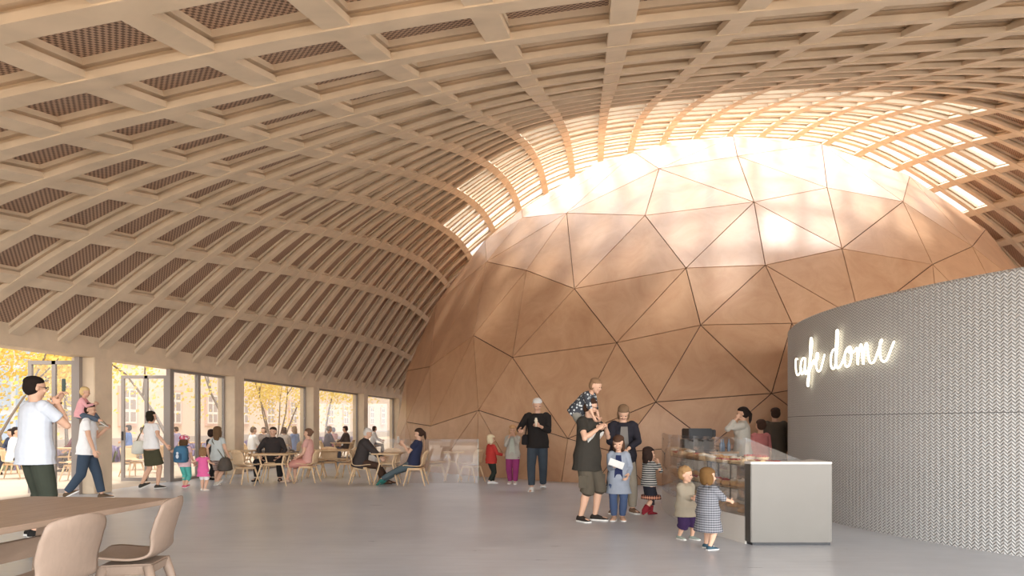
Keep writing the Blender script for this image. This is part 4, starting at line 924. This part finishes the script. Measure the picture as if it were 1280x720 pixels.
# ------------------------------------------------------------------ chairs and tables
def chair(label, m, group=None, seat=.44, H=.81, heavy=False):
    o = thing('chair', label, 'chair', group=group)
    cy = [(.225, seat-.012, .17), (.215, seat+.004, .205), (.15, seat+.004, .225), (.05, seat-.008, .23), (-.06, seat-.016, .225), (-.14, seat-.004, .21), (-.185, seat+.03, .20), (-.21, seat+.09, .195), (-.235, seat+.17, .205), (-.262, seat+.26, .205), (-.282, H-.06, .200), (-.286, H-.026, .188), (-.288, H-.008, .160), (-.289, H, .105)]
    b = bmesh.new(); g = []; NU = 16
    cc = []
    for i in range(len(cy)-1):
        p0, p1, p2, p3 = (V(cy[max(i-1, 0)]), V(cy[i]), V(cy[i+1]), V(cy[min(i+2, len(cy)-1)]))
        cc += [.5*(2*p1+(p2-p0)*t+(2*p0-5*p1+4*p2-p3)*t*t+(3*p1-p0-3*p2+p3)*t**3) for t in (0, .33, .67)]
    cy = cc+[V(cy[-1])]
    for y, z, hw in cy:
        row = []
        for i in range(NU+1):
            u = -1+2*i/NU; back = min(1, max(0, (z-seat)/.15)); c = .035*abs(u)**2.2
            row.append(b.verts.new((u*hw, y+back*c*1.4, z+(1-back)*c*.5-(.012*abs(u)**4 if back > .9 and z > H-.1 else 0))))
        g.append(row)
    for i in range(len(g)-1):
        for j in range(NU): b.faces.new((g[i][j], g[i][j+1], g[i+1][j+1], g[i+1][j]))
    bmesh.ops.recalc_face_normals(b, faces=b.faces)
    bmesh.ops.solidify(b, geom=b.faces, thickness=.014); me = bpy.data.meshes.new('shell'); b.to_mesh(me); b.free(); link('seat_shell', me, m, o, True)
    q = 1.5 if heavy else 1.0
    mb = MB(); zt = seat-.034
    mb.hexa([V((x, y, zt-.05*q)) for x, y in ((-.13, -.15), (.13, -.15), (.15, .13), (-.15, .13))], [V((x, y, zt)) for x, y in ((-.15, -.17), (.15, -.17), (.17, .15), (-.17, .15))]); mb.build('seat_frame', m, o, bevel=.012)
    for sx in (-1, 1):
        for sy in (-1, 1):
            a = V((sx*.145, -.14 if sy < 0 else .125, zt-.012)); e = V((sx*.215, -.245 if sy < 0 else .215, 0)); mb = MB(); mb.tube([a, a.lerp(e, .35), e], [.021*q, .019*q, .0115*q], 10); mb.build('leg', m, o, True)
    return o
cA = chair('taupe shell chair nearer the camera at the long table, seen from behind', TAUPE, 'taupe chairs at the long table', .45, .83, True)
cA.location = (-2.53, 3.66, 0); cA.rotation_euler = (0, 0, math.radians(78))
cB = copy_tree(cA); cB.location = (-2.47, 4.46, 0); cB.rotation_euler = (0, 0, math.radians(98)); cB['label'] = 'taupe shell chair at the far corner of the long table, seat in view'
# long table in the corner of the picture
TB = V((-2.60, 5.26, 0)); TL, TWd, TZ = 3.4, 1.22, .735
tc = TB-W*(TWd/2)-U*(TL/2)
tab = thing('long_table', 'long wooden trestle table with a rail beneath, next to the two taupe chairs', 'table', tc, -TH)
mb = MB(); mb.box((0, 0, TZ-.018), (TWd, TL, .036)); mb.build('table_top', ASH, tab, bevel=.006)
mb = MB(); mb.box((0, 0, .465), (.05, TL-.9, .13)); mb.build('rail', ASH, tab, bevel=.004)
for sy in (-1, 1):
    y = sy*(TL/2-.45)
    for sx in (-1, 1):
        mb = MB(); mb.hexa([V((sx*.17+dx, y+dy, 0)) for dx, dy in ((-.04, -.03), (.04, -.03), (.04, .03), (-.04, .03))], [V((sx*.07+dx, y+dy, TZ-.036)) for dx, dy in ((-.05, -.03), (.05, -.03), (.05, .03), (-.05, .03))]); mb.build('leg', ASH, tab, bevel=.006)
    mb = MB(); mb.hexa([V((dx, y+sy*.0+dy, .53)) for dx, dy in ((-.025, -.03), (.025, -.03), (.025, .03), (-.025, .03))], [V((dx, y+sy*.22+dy, TZ-.036)) for dx, dy in ((-.025, -.14), (.025, -.14), (.025, .14), (-.025, .14))]); mb.build('brace', ASH, tab)
# cafe chairs of pale beech
ch0 = chair('', BEECH, None, .41, .755); FIRST = [True]
def put_chair(P, face, label, group):
    o = ch0 if FIRST[0] else copy_tree(ch0); FIRST[0] = False
    o.location = (P[0], P[1], 0); o.rotation_euler = (0, 0, math.radians(face)); tag(o, label, 'chair', group); return o
G1 = 'beech chairs at the cafe tables'
SL = ['beech chair carrying the man in black shirt', 'beech chair carrying the woman in pink dress', 'beech chair carrying the grey-haired man', 'beech chair carrying the reclining woman']
for (P, f), lb in zip(SEATED, SL):
    d = V((-math.sin(math.radians(f)), math.cos(math.radians(f)), 0)); put_chair(P+d*.03, f, lb, G1)
put_chair(fl(307, 604.5), -35, 'empty beech chair next to the striped-shorts girl, its back towards the room', G1)
put_chair(fl(412, 595), 12, 'empty beech chair between the pink-dressed woman and the grey-haired man, seen from behind', G1)
put_chair(fl(396, 597), -80, 'empty beech chair just behind the woman in pink dress', G1)
put_chair(fl(434, 597.5), 80, 'empty beech chair half hidden behind the grey-haired man', G1)
put_chair(V(((488-640)/F*15.75, 15.75, 0)), 178, 'empty beech chair beyond the small table of the reading woman', G1)
put_chair(V((-1.78, 16.05, 0)), -80, 'beech chair behind the glass screen, nearer the reading woman', G1)
put_chair(V((-.93, 15.52, 0)), 60, 'beech chair behind the far edge of the glass screen, near the red-sweater child', G1)
def cafe_table(P, rz, w, d, z, label, group):
    o = thing('cafe_table', label, 'table', P, rz, group)
    mb = MB(); mb.hexa([V((x*(w/2-.02), y*(d/2-.02), z-.03)) for x, y in ((-1, -1), (1, -1), (1, 1), (-1, 1))], [V((x*w/2, y*d/2, z)) for x, y in ((-1, -1), (1, -1), (1, 1), (-1, 1))]); mb.build('table_top', BEECH, o, bevel=.006)
    for sx in (-1, 1):
        for sy in (-1, 1):
            mb = MB(); mb.tube([(sx*(w/2-.12), sy*(d/2-.12), z-.03), (sx*(w/2-.17), sy*(d/2-.14), z*.66), (sx*(w/2-.05), sy*(d/2-.06), 0)], [.020, .019, .013], 8); mb.build('leg', BEECH, o, True)
    for sy in (-1, 1):
        mb = MB(); mb.tube([(-(w/2-.17), sy*(d/2-.14), z*.66), ((w/2-.17), sy*(d/2-.14), z*.66)], .012, 8); mb.build('crossbar', BEECH, o, True)
    for sx in (-1, 1):
        mb = MB(); mb.tube([(sx*(w/2-.17), -(d/2-.14), z*.66), (sx*(w/2-.17), (d/2-.14), z*.66)], .012, 8); mb.build('crossbar', BEECH, o, True)
    return o
G2 = 'small beech tables of the cafe'
cafe_table(V(((343-640)/F*14.75, 14.75, 0)), 0, .78, .62, .68, 'small beech table in front of the man in black shirt', G2)
cafe_table(V(((296-640)/F*16.6, 16.6, 0)), 0, .85, .62, .68, 'small beech table behind the empty chair by the striped-shorts girl', G2)
cafe_table(V(((415-640)/F*17.0, 17.0, 0)), 0, 1.15, .62, .68, 'beech table between the pink-dressed woman and the grey-haired man', G2)
cafe_table(V(((484-640)/F*14.95, 14.95, 0)), 0, .62, .56, .68, 'small beech table between the grey-haired man and the reading woman', G2)
cafe_table(V((-1.36, 15.78, 0)), 0, .50, .46, .68, 'small beech table behind the glass screen', G2)
# glass screen
scr = thing('glass_screen', 'waist-high frameless glass screen at the edge of the cafe seating', 'glass screen', (-1.9, 15.2, 0))
for a, b_ in ((-3.05, -1.96), (-1.94, -.745)):
    mb = MB(); mb.box(((a+b_)/2+1.9, 0, .49), (b_-a, .016, .98)); mb.build('pane', SCREEN, scr)
mb = MB(); mb.box((1.155-.004, 0, .49), (.012, .022, .98)); mb.build('edge_strip', mat('glass_edge', (150, 160, 140), .2, .6), scr)

# ------------------------------------------------------------------ terrace: chairs, tables, planting, trees, houses
G3 = 'beech chairs on the terrace'
OL = ['under the guest in white shirt behind the phone man', 'under the guest in dark blouse', 'under the guest in beige top behind the white-bag woman', 'under the guest in wine-red top', 'under the guest in lilac-grey top', 'under the guest in white shirt behind the man in black', 'under the guest in grey top', 'under the guest who turns her back to the window', 'under the long-haired guest in pale blue', 'under the guest in grey jacket', 'under the guest in pink top', 'under the guest in brown shirt', 'under the guest in white blouse next to the dome']
for (P, f), lb in zip(OUT_SEATS, OL):
    put_chair(P, f, 'terrace chair '+lb, G3)
put_chair(V(((166-640)/F*17.2, 17.2, 0)), -120, 'empty terrace chair right behind the glass of the open door leaf', G3)
put_chair(V(((196-640)/F*18.6, 18.6, 0)), 70, 'empty terrace chair behind the woman with the white bag', G3)
put_chair(V(((92-640)/F*16.0, 16.0, 0)), 100, 'empty terrace chair behind the first open door leaf', G3)
G4 = 'small tables on the terrace'
for px, Y, lb in ((180, 19.8, 'terrace table behind the woman with the white bag'), (76, 17.8, 'terrace table behind the first open door leaf'), (343, 20.6, 'terrace table behind the man in black shirt'), (428, 23.2, 'terrace table in the fourth window'), (240, 23.5, 'terrace table behind the girl with the blue backpack')):
    cafe_table(V(((px-640)/F*Y, Y, 0)), .3, .8, .7, .70, lb, G4)
LAV = mat('lavender', (168, 156, 182), .9, vary=.25, scale=6); LEAFG = mat('sage_leaves', (150, 156, 120), .9, vary=.25, scale=6)
def scatter_bed(name, label, s0, s1, t0, t1, n, m, h):
    mb = MB()
    for _ in range(n):
        p = st(rng.uniform(s0, s1), rng.uniform(t0, t1), -.02); a = rng.uniform(0, 2*PI); hh_ = h*rng.uniform(.6, 1.2); d = V((math.cos(a), math.sin(a), 0)); tip = p+d*hh_*.35+V((0, 0, hh_)); sd_ = d.cross(V((0, 0, 1)))*.035
        mb.add([p-sd_*.5, p+sd_*.5, tip+sd_, tip+V((0, 0, .08)), tip-sd_], [(0, 1, 2, 3, 4)])
    o = mb.build(name, m); return tag(o, label, 'flowers', None, 'stuff')
scatter_bed('lavender', 'bed of purple lavender along the terrace', -18.0, -16.6, 14, 46, 5200, LAV, .42)
scatter_bed('sage_plants', 'low grey-green plants mixed along the lavender bed', -18.4, -16.6, 14, 46, 2600, LEAFG, .34)
BARK = mat('grey_bark', (138, 126, 116), .9, vary=.2, scale=8); YL = mat('autumn_leaves', (240, 212, 120), .8, .2, vary=.22, scale=3)
def leaf_mat():
    nt = YL.node_tree; b = nt.nodes['Principled BSDF']; b.inputs['Subsurface Weight'].default_value = 0
    tr = N(nt, 'ShaderNodeBsdfTranslucent'); tr.inputs[0].default_value = (*lin((250, 228, 150)), 1); mx = N(nt, 'ShaderNodeMixShader'); mx.inputs[0].default_value = .45
    out = nt.nodes['Material Output']; nt.links.new(b.outputs[0], mx.inputs[1]); nt.links.new(tr.outputs[0], mx.inputs[2]); nt.links.new(mx.outputs[0], out.inputs[0])
leaf_mat()
def tree(px, Y, H, lean, nstem, leaves, spread, label, crown0=.35, seed=1, low=.42):
    r_ = random.Random(seed); base = V(((px-640)/F*Y, Y, -.02)); o = thing('tree', label, 'tree', base, 0, 'autumn trees on the terrace'); tips = []
    mb = MB()
    def branch(p, d, L, rad, dep):
        q = p; pts = [p]; rads = [rad]
        for k in range(4):
            d = (d+V((r_.uniform(-.14, .14), r_.uniform(-.14, .14), .06))).normalized(); q = q+d*(L/4); pts.append(q); rads.append(rad*(1-.16*(k+1)))
            if dep < 3 and k >= (1 if dep else 2):
                a = r_.uniform(0, 2*PI); e = (d+V((math.cos(a), math.sin(a), r_.uniform(.0, .4)))*.65).normalized(); branch(q, e, L*r_.uniform(.5, .68), rad*.5, dep+1)
            if q.z > H*crown0: tips.append(q)
        mb.tube(pts, rads, 7 if dep < 2 else 5)
    for k in range(nstem):
        a = 2*PI*k/nstem+.4; d = V((lean[0]+(math.cos(a)*.42 if nstem > 1 else 0), lean[1]+(math.sin(a)*.42 if nstem > 1 else 0), 1)).normalized(); branch(V((math.cos(a)*.06*(nstem > 1), math.sin(a)*.06*(nstem > 1), 0)), d, H*.72, .05 if nstem > 1 else .075, 0)
    mb.build('trunk', BARK, o, True)
    mb = MB()
    for _ in range(leaves):
        c = r_.choice(tips)+V((r_.gauss(0, spread), r_.gauss(0, spread), r_.gauss(0, spread*.8))); c.z = max(.5, c.z*r_.uniform(low, 1)); n = V((r_.gauss(0, 1), r_.gauss(0, 1), r_.gauss(0, 1))).normalized(); x = n.orthogonal().normalized(); y = n.cross(x); s = r_.uniform(.045, .085)
        mb.add([c-x*s, c-y*s*.7, c+x*s, c+y*s*.7], [(0, 1, 2, 3)])
    mb.build('foliage', YL, o)
tree(344, 35.0, 5.8, (0, 0), 5, 7500, .38, 'multi-stemmed yellow tree behind the man in black shirt', .26, 2)
tree(406, 42.0, 6.8, (.02, 0), 1, 7000, .46, 'yellow tree with pale trunk in the fourth window', .30, 5)
tree(226, 22.5, 5.0, (-.50, 0), 1, 420, .34, 'sparse leaning tree outside the window behind the children', .40, 8)
tree(300, 25.5, 5.0, (-.45, 0), 1, 450, .34, 'thin leaning tree just outside the second glazed bay', .45, 12)
tree(12, 20.5, 5.0, (0, 0), 3, 9500, .45, 'dense yellow tree behind the man with the phone', .32, 21, .52)
tree(-30, 19.0, 4.8, (.05, 0), 3, 5600, .45, 'dense yellow tree at the edge of the picture', .30, 33, .50)
tree(84, 27.5, 6.0, (.05, 0), 1, 1500, .42, 'yellow tree seen through the first open door leaf', .34, 41)
# pale house along the square
PLASTER = mat('pale_render', (232, 212, 194), .9, .1, vary=.04, scale=1.5); WPINK = mat('brick_surround', (222, 194, 180), .9); WFR = mat('white_sash', (234, 226, 216), .6); WGL = mat('dim_window_glass', (176, 160, 150), .25, .5)
HS = -25.0
hb = thing('town_house', 'long pale rendered house across the square with sash windows', 'building', st(HS, 68.5, -.1), -TH)
mb = MB(); mb.box((-4, 0, 6), (8, 82, 12)); mb.build('wall', PLASTER, hb)
mb = MB(); mb.box((.05, 0, .35), (.14, 82, .7)); mb.build('plinth', mat('grey_plinth', (186, 176, 168), .9), hb)
mb = MB(); mb.hexa([V((x, y, 12)) for x, y in ((-8.3, -41.3), (.4, -41.3), (.4, 41.3), (-8.3, 41.3))], [V((x, y, 14.5)) for x, y in ((-4.5, -40), (-3.5, -40), (-3.5, 40), (-4.5, 40))]); mb.build('roof', mat('tile_roof', (168, 96, 76), .8, vary=.15, scale=4), hb)
for fz in (1.45, 5.0, 8.4):
    for k in range(20):
        y = -38.5+k*4.05; b0 = MB(); b0.box((.05, y, fz+.95), (.12, 1.5, 2.15)); f_ = b0.build('window', WPINK, hb)
        q = MB(); q.box((.10, y, fz+.95), (.10, 1.15, 1.85)); q.build('sash', WFR, f_)
        q = MB()
        for yy in (-.28, .28):
            for z_ in (.33, 1.0, 1.58): q.box((.145, y+yy, fz+.05+z_), (.02, .42, .52 if z_ < 1.5 else .36))
        q.build('pane', WGL, f_)
# blue glazed office at the near end of the square
ob = thing('glass_office', 'pale blue glazed office building beyond the yellow trees', 'building', st(-23.5, 18.5, -.1), -TH)
mb = MB(); mb.box((-3, 0, 5), (6, 17, 10)); mb.build('wall', mat('office_white', (214, 218, 222), .6), ob)
for fz in range(5):
    for k in range(9):
        q = MB(); q.box((.02, -7.6+k*1.9, 1.0+fz*1.95), (.06, 1.6, 1.6)); q.build('window', mat('office_glass', (186, 202, 222), .2, .6) if (fz, k) == (0, 0) else bpy.data.materials['office_glass'], ob)
WORLD_STRENGTH = 1.4; SUN_STRENGTH = 2.7; EXPOSURE = 0.22; FILL = (5600, 7400, 1200)
# ------------------------------------------------------------------ camera and light
cd = bpy.data.cameras.new('camera'); cam = bpy.data.objects.new('camera', cd); C.objects.link(cam)
cd.sensor_width = 36; cd.lens = 24; cd.shift_y = (HY-360)/1280
cam.location = (0, 0, EYE); cam.rotation_euler = (PI/2, 0, 0); SC.camera = cam
w = bpy.data.worlds.new('sky'); SC.world = w; w.use_nodes = True; nt = w.node_tree
bg = nt.nodes['Background']; bg.inputs[0].default_value = (.95, .97, 1.0, 1); bg.inputs[1].default_value = WORLD_STRENGTH
sd = bpy.data.lights.new('sun', 'SUN'); so = bpy.data.objects.new('sun', sd); C.objects.link(so)
sd.energy = SUN_STRENGTH; sd.angle = math.radians(9); sd.color = (1, .97, .92)
dv = -(W*.28-U*.30+V((0, 0, 1.0))).normalized()
so.rotation_euler = dv.to_track_quat('-Z', 'Y').to_euler(); so.location = (10, 10, 30)
def area(name, loc, direction, sx, sy, watts, col, shape='RECTANGLE'):
    a = bpy.data.lights.new(name, 'AREA'); a.shape = shape; a.size = sx; a.size_y = sy; a.energy = watts; a.color = col
    o = bpy.data.objects.new(name, a); C.objects.link(o); o.location = loc; o.rotation_euler = direction.to_track_quat('-Z', 'Y').to_euler(); return o
# area lamps added to brighten the hall, in place of daylight at its openings
SKY_E, END_E, SIDE_E = FILL
area('skylight_fill', st(GC[0], GC[1]-1, 13.0), V((0, 0, -1)), 17, 24, SKY_E, (.80, .90, 1.0), 'ELLIPSE')
area('front_fill', st(SCN+5, T_A-12.0, 4.6), (U*1.0-W*.55+V((0, 0, -.12))), 28, 7, END_E, (.97, .98, 1.0))
area('side_fill', st(SR+.9, TM-12, 1.5), -W, 24, 2.4, SIDE_E, (1, .97, .94))
SC.view_settings.view_transform = 'Standard'; SC.view_settings.look = 'None'; SC.view_settings.exposure = EXPOSURE; SC.view_settings.gamma = 1
SC.view_settings.use_curve_mapping = False
SC.cycles.use_denoising = True
SC.cycles.max_bounces = 10; SC.cycles.diffuse_bounces = 6; SC.cycles.transparent_max_bounces = 24; SC.cycles.sample_clamp_indirect = 6
